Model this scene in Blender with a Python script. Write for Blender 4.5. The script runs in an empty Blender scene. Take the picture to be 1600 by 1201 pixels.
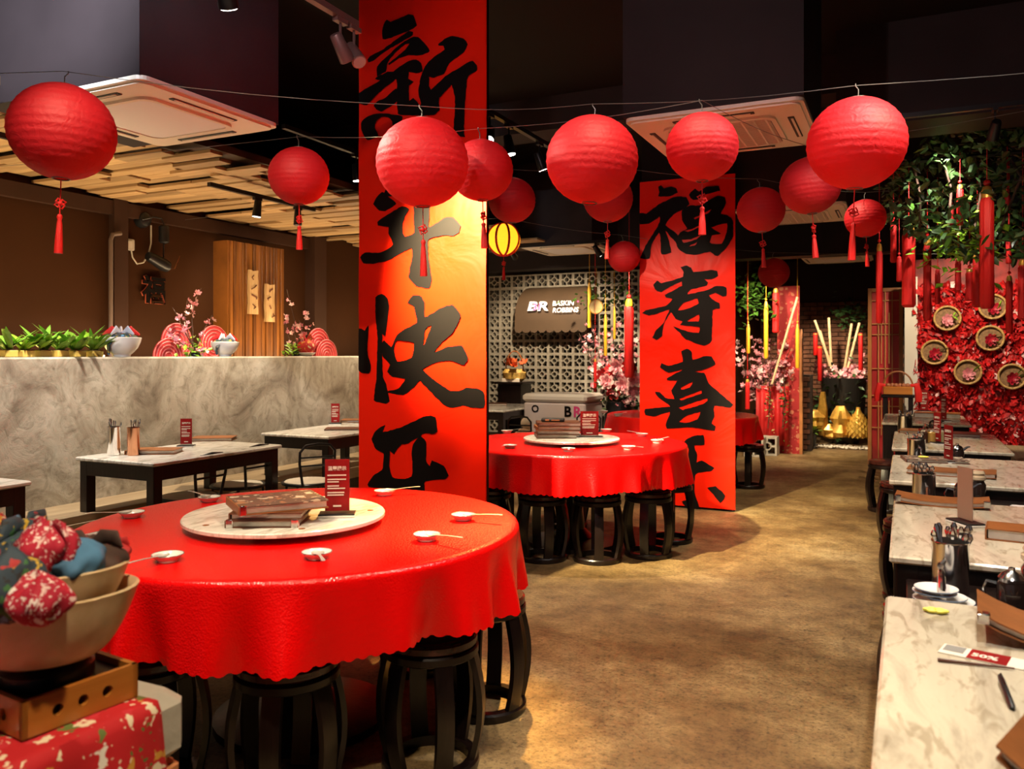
import bpy, bmesh, math, random
import numpy as np
from mathutils import Vector, Matrix, Euler
from mathutils.geometry import tessellate_polygon
random.seed(7)
PI = math.pi
C = bpy.context.scene.collection
SC = bpy.context.scene

# ------------------------------------------------------------------ camera
F_PX, HOR, CAM_H, VX = 1280.0, 553.0, 1.4, 1416.0
A = math.atan((VX-800)/F_PX); SA, CA = math.sin(A), math.cos(A)
cd = bpy.data.cameras.new('camera'); cam = bpy.data.objects.new('camera', cd); C.objects.link(cam)
cam.location = (0, 0, CAM_H); cam.rotation_euler = (PI/2, 0, A)
cd.sensor_width = 36; cd.sensor_fit = 'HORIZONTAL'; cd.lens = 36*F_PX/1600
cd.shift_y = (HOR-600.5)/1600.0
cd.clip_start = .05; cd.clip_end = 100
cd.dof.use_dof = True; cd.dof.focus_distance = 4.3; cd.dof.aperture_fstop = 4.4
SC.camera = cam

# ------------------------------------------------------------------ world and exposure
w = bpy.data.worlds.new('world'); SC.world = w; w.use_nodes = True
w.node_tree.nodes['Background'].inputs[0].default_value = (.62, .58, .6, 1)
w.node_tree.nodes['Background'].inputs[1].default_value = .13
SC.view_settings.view_transform = 'Standard'; SC.view_settings.look = 'None'
SC.view_settings.exposure = 0.3; SC.view_settings.gamma = 1.0
SC.view_settings.use_curve_mapping = False
SC.cycles.use_denoising = True
SC.cycles.max_bounces = 8
SC.cycles.sample_clamp_indirect = 4.0

# ------------------------------------------------------------------ lamps (light sources; some have fixtures built further down, some are added without any)
WARM = (1, .80, .55); NEUT = (1, .9, .78); COOL = (.82, .88, 1)
def spot(name, p, t, power, deg=60, col=WARM, blend=.5, r=.04):
    l = bpy.data.lights.new(name, 'SPOT'); l.energy = power; l.spot_size = math.radians(deg)
    l.spot_blend = blend; l.color = col; l.shadow_soft_size = r
    o = bpy.data.objects.new(name, l); C.objects.link(o); o.location = p
    o.rotation_euler = (Vector(t)-Vector(p)).to_track_quat('-Z', 'Y').to_euler()
    return o
def area(name, p, rot, sx, sy, power, col):
    l = bpy.data.lights.new(name, 'AREA'); l.shape = 'RECTANGLE'; l.size = sx; l.size_y = sy; l.energy = power; l.color = col
    o = bpy.data.objects.new(name, l); C.objects.link(o); o.location = p; o.rotation_euler = rot; return o
# uplight added unseen behind the partition ledge, to brighten brown wall and plank ceiling
area('added_uplight', (-5.62, 5.2, 1.25), (PI, 0, 0), .10, 8.0, 95, (1, .70, .38))
spot('spot_front_table', (-2.1, 1.0, 3.45), (-2.15, 2.9, .75), 290, 72)
spot('spot_banner_front', (-2.36, 3.17, 2.74), (-2.28, 4.16, 1.96), 3400, 52, (1, .82, .46), blend=1)
spot('spot_second_table', (-2.36, 5.0, 2.72), (-2.2, 5.65, .75), 300, 90)
spot('spot_second_table_b', (-2.36, 5.55, 2.72), (-1.8, 7.4, 1.0), 150, 75, blend=.9)
spot('spot_partition_a', (-4.60, 5.0, 2.45), (-5.05, 5.0, .8), 160, 110, blend=.8)
spot('spot_partition_b', (-4.60, 3.2, 2.45), (-5.05, 3.0, .8), 180, 110, NEUT, blend=.8)
spot('spot_partition_c', (-4.60, 6.9, 2.45), (-5.05, 7.0, .8), 140, 110, blend=.8)
spot('spot_cabinet', (-4.62, 5.5, 2.45), (-6.05, 6.4, 1.9), 80, 60, blend=.8)
spot('spot_right_a', (.25, 1.3, 3.3), (.3, 1.8, .75), 165, 62, NEUT)
spot('spot_right_b', (.25, 3.1, 3.3), (.2, 3.5, .75), 190, 100, NEUT)
spot('spot_right_c', (.25, 5.0, 3.3), (.3, 5.4, .75), 140, 62, NEUT)
spot('spot_right_d', (.25, 7.0, 3.0), (.2, 8.6, .75), 130, 80, NEUT)
spot('spot_aisle_a', (-.75, 2.6, 3.5), (-.75, 3.0, 0), 200, 80)
spot('spot_aisle_b', (-.9, 6.2, 3.5), (-.9, 6.8, 0), 225, 80)
spot('spot_aisle_c', (-1.4, 10.6, 2.6), (-1.2, 12.5, .3), 220, 90)
spot('spot_red_wall', (.55, 8.9, 2.75), (.65, 10.6, 1.2), 190, 80)
spot('spot_breeze', (-4.2, 9.2, 2.55), (-4.6, 11.3, 1.0), 225, 80)
spot('spot_flowers_a', (-3.05, 8.9, 2.55), (-3.05, 10.1, 1.3), 200, 70)
spot('spot_flowers_b', (-1.7, 10.2, 2.5), (-1.8, 11.9, 1.2), 220, 70)
spot('spot_alcove', (-1.2, 12.7, 2.5), (-1.1, 13.9, .7), 220, 90)
spot('spot_bowls', (-.4, .5, 2.9), (-.9, 1.2, .9), 200, 60, WARM)
spot('spot_canopy', (.49, 6.05, 2.72), (.38, 7.2, 2.0), 22, 50)
spot('spot_freezer', (-3.3, 7.7, 2.6), (-3.7, 9.0, .6), 120, 60)  # spot added without a fixture to brighten the freezer
spot('spot_duct', (-2.9, 1.0, 3.5), (-3.95, 2.75, 3.3), 900, 60, COOL, blend=1)
spot('spot_lanterns', (-1.2, .6, 3.5), (-1.0, 3.4, 2.2), 110, 80, (1, .72, .72))
spot('spot_lantern_left', (-2.72, 2.85, 2.72), (-1.86, 3.05, 2.28), 110, 40, (1, .82, .66), blend=.6)
spot('spot_lantern_right', (.48, 3.3, 2.85), (-.19, 3.75, 2.33), 110, 30, (1, .78, .5), blend=.6)
spot('spot_front_table_back', (-2.10, 4.48, 2.72), (-1.80, 3.02, .75), 1100, 29, (1, .56, .14), blend=.7)


# ------------------------------------------------------------------ measuring helpers: a pixel of the 1600x1201 photo to a point on a plane of the room
def ray(u, v):
    r = (u-800)/F_PX; t = (HOR-v)/F_PX
    return Vector((-SA+r*CA, CA+r*SA, t))
def gz(u, v, z):
    q = ray(u, v); s = (z-CAM_H)/q.z; p = q*s; return Vector((p.x, p.y, z))
def gy(u, v, Y):
    q = ray(u, v); s = Y/q.y; return Vector((q.x*s, Y, CAM_H+q.z*s))
def gx(u, v, X):
    q = ray(u, v); s = X/q.x; return Vector((X, q.y*s, CAM_H+q.z*s))
def gd(u, v, d):
    q = ray(u, v); return Vector((q.x*d, q.y*d, CAM_H+q.z*d))

# ------------------------------------------------------------------ materials
MATS = {}
def mat(name, col, rough=.5, metal=0, var=0, vs=6, bump=0, bs=40, spec=.5, coat=0, emis=0, alpha=1, trans=0, stretch=None, sub=0, sheen=0):
    if name in MATS: return MATS[name]
    m = bpy.data.materials.new(name); m.use_nodes = True; MATS[name] = m
    nt = m.node_tree; b = nt.nodes['Principled BSDF']
    c4 = (*col, 1)
    b.inputs['Base Color'].default_value = c4; b.inputs['Roughness'].default_value = rough
    b.inputs['Metallic'].default_value = metal; b.inputs['Specular IOR Level'].default_value = spec
    b.inputs['Coat Weight'].default_value = coat; b.inputs['Alpha'].default_value = alpha
    b.inputs['Transmission Weight'].default_value = trans
    b.inputs['Coat Roughness'].default_value = .15
    if emis:
        b.inputs['Emission Color'].default_value = c4; b.inputs['Emission Strength'].default_value = emis
    if var or bump:
        tc = nt.nodes.new('ShaderNodeTexCoord'); mp = nt.nodes.new('ShaderNodeMapping')
        nt.links.new(tc.outputs['Object'], mp.inputs[0])
        if stretch: mp.inputs['Scale'].default_value = stretch
        oi = nt.nodes.new('ShaderNodeObjectInfo'); cb = nt.nodes.new('ShaderNodeCombineXYZ')
        ml = nt.nodes.new('ShaderNodeMath'); ml.operation = 'MULTIPLY'; ml.inputs[1].default_value = 37
        nt.links.new(oi.outputs['Random'], ml.inputs[0])
        for k in range(3): nt.links.new(ml.outputs[0], cb.inputs[k])
        nt.links.new(cb.outputs[0], mp.inputs['Location'])
        if var:
            n = nt.nodes.new('ShaderNodeTexNoise'); n.inputs['Scale'].default_value = vs; n.inputs['Detail'].default_value = 6
            nt.links.new(mp.outputs[0], n.inputs['Vector'])
            r = nt.nodes.new('ShaderNodeValToRGB')
            r.color_ramp.elements[0].position = .32; r.color_ramp.elements[1].position = .68
            r.color_ramp.elements[0].color = (*[max(0, c*(1-var)) for c in col], 1)
            r.color_ramp.elements[1].color = (*[min(1, c*(1+var)) for c in col], 1)
            nt.links.new(n.outputs['Fac'], r.inputs[0]); nt.links.new(r.outputs[0], b.inputs['Base Color'])
        if bump:
            n2 = nt.nodes.new('ShaderNodeTexNoise'); n2.inputs['Scale'].default_value = bs; n2.inputs['Detail'].default_value = 4
            nt.links.new(mp.outputs[0], n2.inputs['Vector'])
            bp = nt.nodes.new('ShaderNodeBump'); bp.inputs['Strength'].default_value = bump; bp.inputs['Distance'].default_value = .02
            nt.links.new(n2.outputs['Fac'], bp.inputs['Height']); nt.links.new(bp.outputs[0], b.inputs['Normal'])
    return m
def nodes_of(name, rough=.5):
    m = mat(name, (.5, .5, .5), rough); nt = m.node_tree
    return m, nt, nt.nodes['Principled BSDF']
def ramp(nt, fac, stops):
    r = nt.nodes.new('ShaderNodeValToRGB'); e = r.color_ramp.elements
    while len(e) < len(stops): e.new(.5)
    for k, (p, c) in enumerate(stops):
        e[k].position = p; e[k].color = (*c, 1)
    nt.links.new(fac, r.inputs[0]); return r.outputs[0]
def tex(nt, kind, vec, scale, **kw):
    n = nt.nodes.new('ShaderNodeTex'+kind); n.inputs['Scale'].default_value = scale
    for k, v in kw.items():
        if k in n.inputs: n.inputs[k].default_value = v
        else: setattr(n, k, v)
    nt.links.new(vec, n.inputs['Vector']); return n
def coords(nt, scale=(1, 1, 1), loc=(0, 0, 0), rot=(0, 0, 0), rnd=False):
    tc = nt.nodes.new('ShaderNodeTexCoord'); mp = nt.nodes.new('ShaderNodeMapping')
    mp.inputs['Scale'].default_value = scale; mp.inputs['Location'].default_value = loc; mp.inputs['Rotation'].default_value = rot
    nt.links.new(tc.outputs['Object'], mp.inputs[0]); return mp.outputs[0]
def mixc(nt, fac, a, b, mode='MIX'):
    n = nt.nodes.new('ShaderNodeMix'); n.data_type = 'RGBA'; n.blend_type = mode
    for s, v in ((n.inputs[0], fac), (n.inputs[6], a), (n.inputs[7], b)):
        if isinstance(v, (int, float)): s.default_value = v
        elif isinstance(v, tuple): s.default_value = (*v, 1)
        else: nt.links.new(v, s)
    return n.outputs[2]
def bumpn(nt, b, h, strength, dist=.02):
    bp = nt.nodes.new('ShaderNodeBump'); bp.inputs['Strength'].default_value = strength; bp.inputs['Distance'].default_value = dist
    nt.links.new(h, bp.inputs['Height']); nt.links.new(bp.outputs[0], b.inputs['Normal'])

def m_floor():
    m, nt, b = nodes_of('worn_screed', .42); v = coords(nt)
    n1 = tex(nt, 'Noise', v, 1.1, Detail=8.0, Roughness=.65); n2 = tex(nt, 'Noise', v, 7, Detail=12.0, Roughness=.86)
    c1 = ramp(nt, n1.outputs['Fac'], [(.32, (.115, .062, .022)), (.46, (.25, .155, .060)), (.58, (.40, .27, .115)), (.70, (.56, .42, .21))])
    c2 = ramp(nt, n2.outputs['Fac'], [(.36, (.16, .13, .11)), (.47, (.55, .52, .5)), (.56, (.85, .85, .85)), (.68, (1.0, 1.0, 1.0))])
    c = mixc(nt, .75, c1, c2, 'MULTIPLY')
    n3 = tex(nt, 'Noise', v, 17, Detail=8.0, Roughness=.74)
    pit = ramp(nt, n3.outputs['Fac'], [(.385, (.04, .03, .02)), (.43, (1, 1, 1))])
    n4 = tex(nt, 'Noise', v, 3.1, Detail=3.0)
    gate = ramp(nt, n4.outputs['Fac'], [(.58, (1, 1, 1)), (.70, (0, 0, 0))])
    pit2 = mixc(nt, 1.0, pit, gate, 'LIGHTEN')
    c = mixc(nt, .85, c, pit2, 'MULTIPLY')
    n5 = tex(nt, 'Noise', v, 55, Detail=6.0, Roughness=.75)
    gr = ramp(nt, n5.outputs['Fac'], [(.37, (.18, .16, .15)), (.47, (.85, .85, .85)), (.60, (1.0, 1.0, 1.0))])
    c = mixc(nt, .8, c, gr, 'MULTIPLY')
    nt.links.new(c, b.inputs['Base Color'])
    rr = ramp(nt, n2.outputs['Fac'], [(.3, (.62,)*3), (.7, (.36,)*3)])
    nt.links.new(rr, b.inputs['Roughness'])
    bumpn(nt, b, n2.outputs['Fac'], .5, .02); return m
def m_concrete():
    m, nt, b = nodes_of('trowelled_concrete', .6); v = coords(nt)
    n1 = tex(nt, 'Noise', v, 1.6, Detail=9.0, Roughness=.62, Distortion=1.6); n2 = tex(nt, 'Noise', v, 6.0, Detail=8.0, Roughness=.7, Distortion=2.2)
    c1 = ramp(nt, n1.outputs['Fac'], [(.3, (.15, .115, .08)), (.45, (.36, .31, .23)), (.58, (.52, .47, .37)), (.72, (.64, .59, .49))])
    c2 = ramp(nt, n2.outputs['Fac'], [(.33, (.42, .4, .36)), (.5, (.95, .95, .95)), (.7, (1, 1, 1))])
    nt.links.new(mixc(nt, .7, c1, c2, 'MULTIPLY'), b.inputs['Base Color']); bumpn(nt, b, n2.outputs['Fac'], .25, .02); return m
def m_marble(name, base=(.62, .56, .46), vein=(.22, .18, .13)):
    m, nt, b = nodes_of(name, .16); v = coords(nt, (2.5, .7, 1), rot=(0, 0, .35))
    n1 = tex(nt, 'Noise', v, 3.2, Detail=7.0, Roughness=.6, Distortion=1.2)
    n2 = tex(nt, 'Noise', v, 11, Detail=6.0, Distortion=1.0)
    c1 = ramp(nt, n1.outputs['Fac'], [(.3, tuple(.35*x+.65*y for x, y in zip(base, vein))), (.44, base), (.58, tuple(min(1, x*1.15) for x in base)), (.72, tuple(.6*x+.4*y for x, y in zip(base, vein)))])
    c2 = ramp(nt, n2.outputs['Fac'], [(.36, (.5, .45, .38)), (.47, (1, 1, 1))])
    nt.links.new(mixc(nt, .6, c1, c2, 'MULTIPLY'), b.inputs['Base Color']); return m
def m_cloth():
    m, nt, b = nodes_of('embossed_red_vinyl', .27); v = coords(nt)
    b.inputs['Base Color'].default_value = (.68, .0010, .0010, 1); b.inputs['Specular IOR Level'].default_value = .42
    n = tex(nt, 'Voronoi', v, 150); n2 = tex(nt, 'Noise', v, 70, Detail=3.0)
    mm = nt.nodes.new('ShaderNodeMath'); mm.operation = 'ADD'; nt.links.new(n.outputs['Distance'], mm.inputs[0]); nt.links.new(n2.outputs['Fac'], mm.inputs[1])
    bumpn(nt, b, mm.outputs[0], .2, .006); return m
def m_banner():
    m, nt, b = nodes_of('glossy_banner_vinyl', .38); v = coords(nt)
    b.inputs['Base Color'].default_value = (.74, .012, .0012, 1); b.inputs['Specular IOR Level'].default_value = .16
    n = tex(nt, 'Noise', v, 2.2, Detail=4.0, Distortion=.8)
    bumpn(nt, b, n.outputs['Fac'], .22, .08); return m
def m_floral(name, ground, cols, scale=9):
    m, nt, b = nodes_of(name, .75); v = coords(nt)
    d = tex(nt, 'Noise', v, scale*1.3, Detail=2.0)
    vv = mixc(nt, .06, v, d.outputs['Color'], 'ADD')
    n = tex(nt, 'Voronoi', vv, scale); n2 = tex(nt, 'Voronoi', vv, scale*2.1)
    c = ground
    sel = nt.nodes.new('ShaderNodeSeparateColor'); nt.links.new(n.outputs['Color'], sel.inputs[0])
    st = [(k/len(cols), q) for k, q in enumerate(cols)]
    cr = ramp(nt, sel.outputs[0], st); cr.node.color_ramp.interpolation = 'CONSTANT'
    msk = ramp(nt, n.outputs['Distance'], [(.34, (1, 1, 1)), (.40, (0, 0, 0))])
    sel2 = nt.nodes.new('ShaderNodeSeparateColor'); nt.links.new(n2.outputs['Color'], sel2.inputs[0])
    cr2 = ramp(nt, sel2.outputs[1], [(0, ground), (.55, cols[-1]), (.75, cols[0])]); cr2.node.color_ramp.interpolation = 'CONSTANT'
    msk2 = ramp(nt, n2.outputs['Distance'], [(.28, (1, 1, 1)), (.33, (0, 0, 0))])
    c = mixc(nt, msk2, ground, cr2); c = mixc(nt, msk, c, cr)
    nt.links.new(c, b.inputs['Base Color']); return m
def m_wood(name, c0, c1, rough=.45, axis=0, scale=14, rnd=.35, coat=0, spec=.4):
    m, nt, b = nodes_of(name, rough); b.inputs['Specular IOR Level'].default_value = spec
    s = [scale*.08]*3
    for k in range(3):
        if k != axis: s[k] = scale
    tc = nt.nodes.new('ShaderNodeTexCoord'); mp = nt.nodes.new('ShaderNodeMapping'); mp.inputs['Scale'].default_value = s
    nt.links.new(tc.outputs['Object'], mp.inputs[0])
    oi = nt.nodes.new('ShaderNodeObjectInfo'); ml = nt.nodes.new('ShaderNodeMath'); ml.operation = 'MULTIPLY'; ml.inputs[1].default_value = 50
    nt.links.new(oi.outputs['Random'], ml.inputs[0]); cb = nt.nodes.new('ShaderNodeCombineXYZ')
    for k in range(3): nt.links.new(ml.outputs[0], cb.inputs[k])
    nt.links.new(cb.outputs[0], mp.inputs['Location'])
    n = tex(nt, 'Noise', mp.outputs[0], 1.0, Detail=7.0, Roughness=.6, Distortion=.6)
    c = ramp(nt, n.outputs['Fac'], [(.3, c0), (.7, c1)])
    g = ramp(nt, oi.outputs['Random'], [(0, (1-rnd,)*3), (1, (1, 1, 1))])
    nt.links.new(mixc(nt, 1.0, c, g, 'MULTIPLY'), b.inputs['Base Color'])
    b.inputs['Coat Weight'].default_value = coat
    bumpn(nt, b, n.outputs['Fac'], .12, .01); return m
def m_paper():
    m, nt, b = nodes_of('red_lantern_paper', .62)
    b.inputs['Base Color'].default_value = (.54, .010, .019, 1)
    v = coords(nt, (1, 1, 1)); n = tex(nt, 'Noise', v, 34, Detail=4.0, Distortion=1.0)
    bumpn(nt, b, n.outputs['Fac'], .35, .012)
    tr = nt.nodes.new('ShaderNodeBsdfTranslucent'); tr.inputs[0].default_value = (.85, .03, .015, 1)
    mx = nt.nodes.new('ShaderNodeMixShader'); mx.inputs[0].default_value = .35
    out = nt.nodes['Material Output']
    nt.links.new(b.outputs[0], mx.inputs[1]); nt.links.new(tr.outputs[0], mx.inputs[2]); nt.links.new(mx.outputs[0], out.inputs[0]); return m

# ------------------------------------------------------------------ mesh builder
class MB:
    def __init__(s): s.v = []; s.f = []; s.M = None
    def add(s, vs, fs):
        o = len(s.v)
        if s.M is not None: vs = [s.M @ Vector(p) for p in vs]
        s.v += [tuple(p) for p in vs]; s.f += [tuple(i+o for i in q) for q in fs]; return s
    def box(s, c, d, rz=0, rx=0, ry=0, ch=0):
        hx, hy, hz = d[0]/2, d[1]/2, d[2]/2
        R = Euler((rx, ry, rz)).to_matrix(); c = Vector(c)
        if ch <= 0:
            P = [(x, y, z) for z in (-hz, hz) for y in (-hy, hy) for x in (-hx, hx)]
            Fs = [(0, 2, 3, 1), (4, 5, 7, 6), (0, 1, 5, 4), (2, 6, 7, 3), (0, 4, 6, 2), (1, 3, 7, 5)]
        else:
            P = []; q = ch
            for z, k in ((-hz, q), (-hz+q, 0), (hz-q, 0), (hz, q)):
                ax, ay = hx-k, hy-k
                P += [(-ax+q, -ay, z), (ax-q, -ay, z), (ax, -ay+q, z), (ax, ay-q, z), (ax-q, ay, z), (-ax+q, ay, z), (-ax, ay-q, z), (-ax, -ay+q, z)]
            Fs = [tuple(range(7, -1, -1)), tuple(range(24, 32))]
            for l in range(3):
                for k in range(8): Fs.append((l*8+k, l*8+(k+1) % 8, l*8+8+(k+1) % 8, l*8+8+k))
        return s.add([c+R @ Vector(p) for p in P], Fs)
    def tube(s, pts, r, n=8, closed=False, flat=None):
        pts = [Vector(p) for p in pts]; m = len(pts)
        rs = r if isinstance(r, (list, tuple)) else [r]*m
        vs = []; up = None
        for i, p in enumerate(pts):
            if closed: t = pts[(i+1) % m]-pts[i-1]
            else: t = pts[min(i+1, m-1)]-pts[max(i-1, 0)]
            t = t.normalized() if t.length > 1e-9 else Vector((0, 0, 1))
            if up is None:
                up = Vector((0, 0, 1)) if abs(t.z) < .9 else Vector((1, 0, 0))
            x = up - t*up.dot(t)
            if x.length < 1e-6: x = Vector((1, 0, 0)) - t*t.x
            x.normalize(); y = t.cross(x); up = x
            fx, fy = flat if flat else (1, 1)
            for k in range(n):
                a = 2*PI*k/n; vs.append(p + (x*math.cos(a)*fx + y*math.sin(a)*fy)*rs[i])
        fs = []
        for i in range(m if closed else m-1):
            j = (i+1) % m
            for k in range(n): fs.append((i*n+k, i*n+(k+1) % n, j*n+(k+1) % n, j*n+k))
        if not closed: fs += [tuple(range(n-1, -1, -1)), tuple((m-1)*n+k for k in range(n))]
        return s.add(vs, fs)
    def lathe(s, prof, n=24, c=(0, 0, 0), caps=True, fn=None):
        vs = []; c = Vector(c)
        for (r, z) in prof:
            for k in range(n):
                a = 2*PI*k/n; rr = r if fn is None else r*fn(a, z)
                vs.append(c+Vector((rr*math.cos(a), rr*math.sin(a), z)))
        fs = []
        for i in range(len(prof)-1):
            for k in range(n): fs.append((i*n+k, i*n+(k+1) % n, (i+1)*n+(k+1) % n, (i+1)*n+k))
        if caps:
            if prof[0][0] > 1e-5: fs.append(tuple(range(n-1, -1, -1)))
            if prof[-1][0] > 1e-5: fs.append(tuple((len(prof)-1)*n+k for k in range(n)))
        return s.add(vs, fs)
    def ball(s, c, r, n=12, m=8, sc=(1, 1, 1)):
        pr = [(r*math.sin(PI*i/m), -r*math.cos(PI*i/m)) for i in range(m+1)]
        pr[0] = (1e-6, -r); pr[-1] = (1e-6, r)
        vs = []; c = Vector(c)
        for (q, z) in pr:
            for k in range(n):
                a = 2*PI*k/n; vs.append(c+Vector((q*math.cos(a)*sc[0], q*math.sin(a)*sc[1], z*sc[2])))
        fs = [(i*n+k, i*n+(k+1) % n, (i+1)*n+(k+1) % n, (i+1)*n+k) for i in range(m) for k in range(n)]
        return s.add(vs, fs)
    def poly(s, loops, fn, th=0):
        """filled outline(s) (first outer, then holes) mapped by fn(x,y)->Vector; th = thickness vector"""
        vl = [[Vector((p[0], p[1], 0)) for p in l] for l in loops]
        tri = tessellate_polygon(vl); flat = [p for l in vl for p in l]
        P = [fn(p.x, p.y) for p in flat]; s_n = len(P)
        if not th: return s.add(P, [tuple(t) for t in tri])
        T = Vector(th); Q = [p+T for p in P]
        fs = [tuple(t) for t in tri]+[tuple(i+s_n for i in reversed(t)) for t in tri]
        o = 0
        for l in loops:
            n = len(l); fs += [(o+k, o+(k+1) % n, s_n+o+(k+1) % n, s_n+o+k) for k in range(n)]; o += n
        return s.add(P+Q, fs)
    def mesh(s, name, m, smooth=.6):
        me = bpy.data.meshes.new(name); me.from_pydata(s.v, [], s.f)
        if m is not None: me.materials.append(m)
        if smooth:
            me.polygons.foreach_set('use_smooth', [True]*len(me.polygons)); me.update(); me.set_sharp_from_angle(angle=smooth)
        me.update(); return me
    def build(s, name, m, parent=None, loc=None, smooth=.6, label=None):
        o = bpy.data.objects.new(name, s.mesh(name, m, smooth)); C.objects.link(o)
        if parent is not None: o.parent = parent
        if loc is not None: o.location = loc
        if label: o['label'] = label
        return o
def inst(name, me, parent=None, loc=(0, 0, 0), rot=(0, 0, 0), sc=1):
    o = bpy.data.objects.new(name, me); C.objects.link(o); o.parent = parent
    o.location = loc; o.rotation_euler = rot
    o.scale = (sc, sc, sc) if isinstance(sc, (int, float)) else sc
    return o
def thing(name, label, cat, loc=(0, 0, 0), rz=0, group=None):
    o = bpy.data.objects.new(name, None); C.objects.link(o); o.empty_display_size = .1
    o.location = loc; o.rotation_euler = (0, 0, rz); return tag(o, label, cat, group)
def tag(o, label, cat, group=None):
    o['label'] = label; o['category'] = cat
    if group: o['group'] = group
    return o
def dup(root, loc, rz, label, group=None, sc=None):
    r = root.copy(); C.objects.link(r); r.location = loc; r.rotation_euler = (0, 0, rz); r['label'] = label
    if group: r['group'] = group
    if sc: r.scale = (sc, sc, sc)
    for ch in list(root.children):
        c = ch.copy(); C.objects.link(c); c.parent = r
        for g in list(ch.children):
            d = g.copy(); C.objects.link(d); d.parent = c
    return r
def struct(o):
    o['kind'] = 'structure'; return o
def stuff(o):
    o['kind'] = 'stuff'; return o
def text_mesh(body, size, m, bold=0.0, shear=0, ext=.0015, align='CENTER'):
    cu = bpy.data.curves.new('lettering', 'FONT'); cu.body = body; cu.size = size; cu.offset = bold*size; cu.extrude = ext
    cu.shear = shear; cu.align_x = align; cu.align_y = 'CENTER'; cu.resolution_u = 3
    ob = bpy.data.objects.new('lettering', cu); C.objects.link(ob)
    dg = bpy.context.evaluated_depsgraph_get(); me = bpy.data.meshes.new_from_object(ob.evaluated_get(dg))
    bpy.data.objects.remove(ob); me.materials.clear(); me.materials.append(m); return me
def lerp(a, b, t): return a+(b-a)*t
# ------------------------------------------------------------------ shared materials
M_FLOOR = m_floor(); M_CONC = m_concrete(); M_MARB = m_marble('cream_marble', (.50, .44, .33)); M_MARB2 = m_marble('white_marble', (.66, .64, .58), (.25, .22, .18))
M_CLOTH = m_cloth(); M_BANNER = m_banner(); M_PAPER = m_paper()
M_INK = mat('black_ink', (.0042, .0030, .0027), .55, spec=.10)
M_BROWN = mat('brown_wall_paint', (.042, .0165, .0065), .6, var=.12, vs=1.5, spec=.08)
M_BROWN2 = mat('brown_pilaster_paint', (.045, .022, .014), .6, var=.1, vs=2, spec=.12)
M_BLACK = mat('black_ceiling_paint', (.009, .007, .007), .7, spec=.08)
M_BOXP = mat('dark_duct_paint', (.026, .019, .020), .6, var=.15, vs=2, spec=.12)
M_DARKW = m_wood('dark_stained_wood', (.004, .002, .0018), (.012, .0055, .0045), .3, 2, 30, .2, coat=.08, spec=.35)
M_REDW = m_wood('mahogany_seat_wood', (.030, .007, .005), (.060, .014, .010), .25, 0, 30, .2, coat=.4)
M_PLANK = m_wood('reclaimed_plank', (.40, .235, .10), (.62, .42, .21), .5, 0, 22, .5)
M_BENCHW = m_wood('pale_bench_plank', (.26, .18, .10), (.45, .34, .2), .55, 1, 18, .2)
M_SLAT = m_wood('honey_slat_wood', (.10, .03, .005), (.27, .10, .018), .4, 2, 26, .45)
M_BAMB = m_wood('pale_bamboo', (.62, .42, .21), (.82, .63, .38), .42, 0, 10, .1, coat=.2)
M_CRATE = m_wood('orange_pine', (.34, .11, .014), (.50, .19, .03), .38, 0, 12, .1, coat=.3)
M_OLDW = m_wood('weathered_carved_wood', (.30, .17, .06), (.62, .42, .2), .7, 2, 30, .1)
M_BMETAL = mat('black_metal', (.012, .012, .013), .35, metal=.3)
M_STEEL = mat('polished_steel', (.72, .70, .68), .16, metal=1)
M_COPPER = mat('copper_steel', (.55, .27, .15), .25, metal=1)
M_WHITE = mat('white_ceramic', (.72, .69, .64), .2, spec=.6)
M_ACW = mat('cream_plastic', (.78, .70, .58), .42)
M_ACG = mat('pale_grille', (.80, .79, .82), .5)
M_SLOT = mat('vent_slot', (.02, .018, .016), .6)
M_LEATH = mat('tan_leather', (.25, .085, .022), .42, var=.2, vs=14, bump=.08, bs=150)
M_LEATHD = mat('dark_leather', (.11, .035, .014), .45, var=.2, vs=14, bump=.08, bs=150)
M_PAGE = mat('menu_pages', (.60, .55, .47), .6, var=.1, vs=30)
M_PRINT = m_floral('printed_menu_face', (.10, .055, .035), [(.42, .30, .2), (.16, .08, .05), (.5, .42, .32), (.28, .13, .06), (.07, .045, .035)], 22)
M_REDC = mat('red_card', (.26, .006, .006), .45, var=.25, vs=9, spec=.15)
M_CREAM = mat('cream_print', (.80, .70, .58), .5)
M_ACRYL = mat('clear_acrylic', (.08, .08, .08), .08, alpha=.06, spec=.5)
M_TASS = mat('red_silk', (.60, .008, .006), .5, bump=.4, bs=220, stretch=(1, 1, .05))
M_YELL = mat('yellow_silk', (.80, .42, .02), .5, bump=.3, bs=160, stretch=(1, 1, .05))
M_GOLD = mat('gold_paint', (.66, .36, .06), .34, metal=.45, var=.3, vs=12)
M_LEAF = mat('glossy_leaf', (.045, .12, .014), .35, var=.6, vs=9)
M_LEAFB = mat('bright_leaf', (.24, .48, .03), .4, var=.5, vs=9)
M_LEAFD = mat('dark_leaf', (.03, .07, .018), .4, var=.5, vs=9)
M_PINK = mat('pink_petal', (.72, .26, .30), .6, var=.35, vs=22)
M_PINKL = mat('pale_pink_petal', (.85, .52, .50), .6, var=.25, vs=18)
M_REDP = mat('red_petal', (.50, .010, .012), .5, var=.55, vs=14)
M_BARK = mat('branch_bark', (.07, .035, .02), .8, var=.3, vs=30)
M_BULB = mat('lit_lamp_glass', (1, .93, .82), .3, emis=14)
M_BREEZ = mat('breeze_block_concrete', (.42, .37, .29), .75, var=.18, vs=8)
M_TERRA = mat('red_brick', (.20, .075, .035), .75, var=.4, vs=7)
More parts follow.
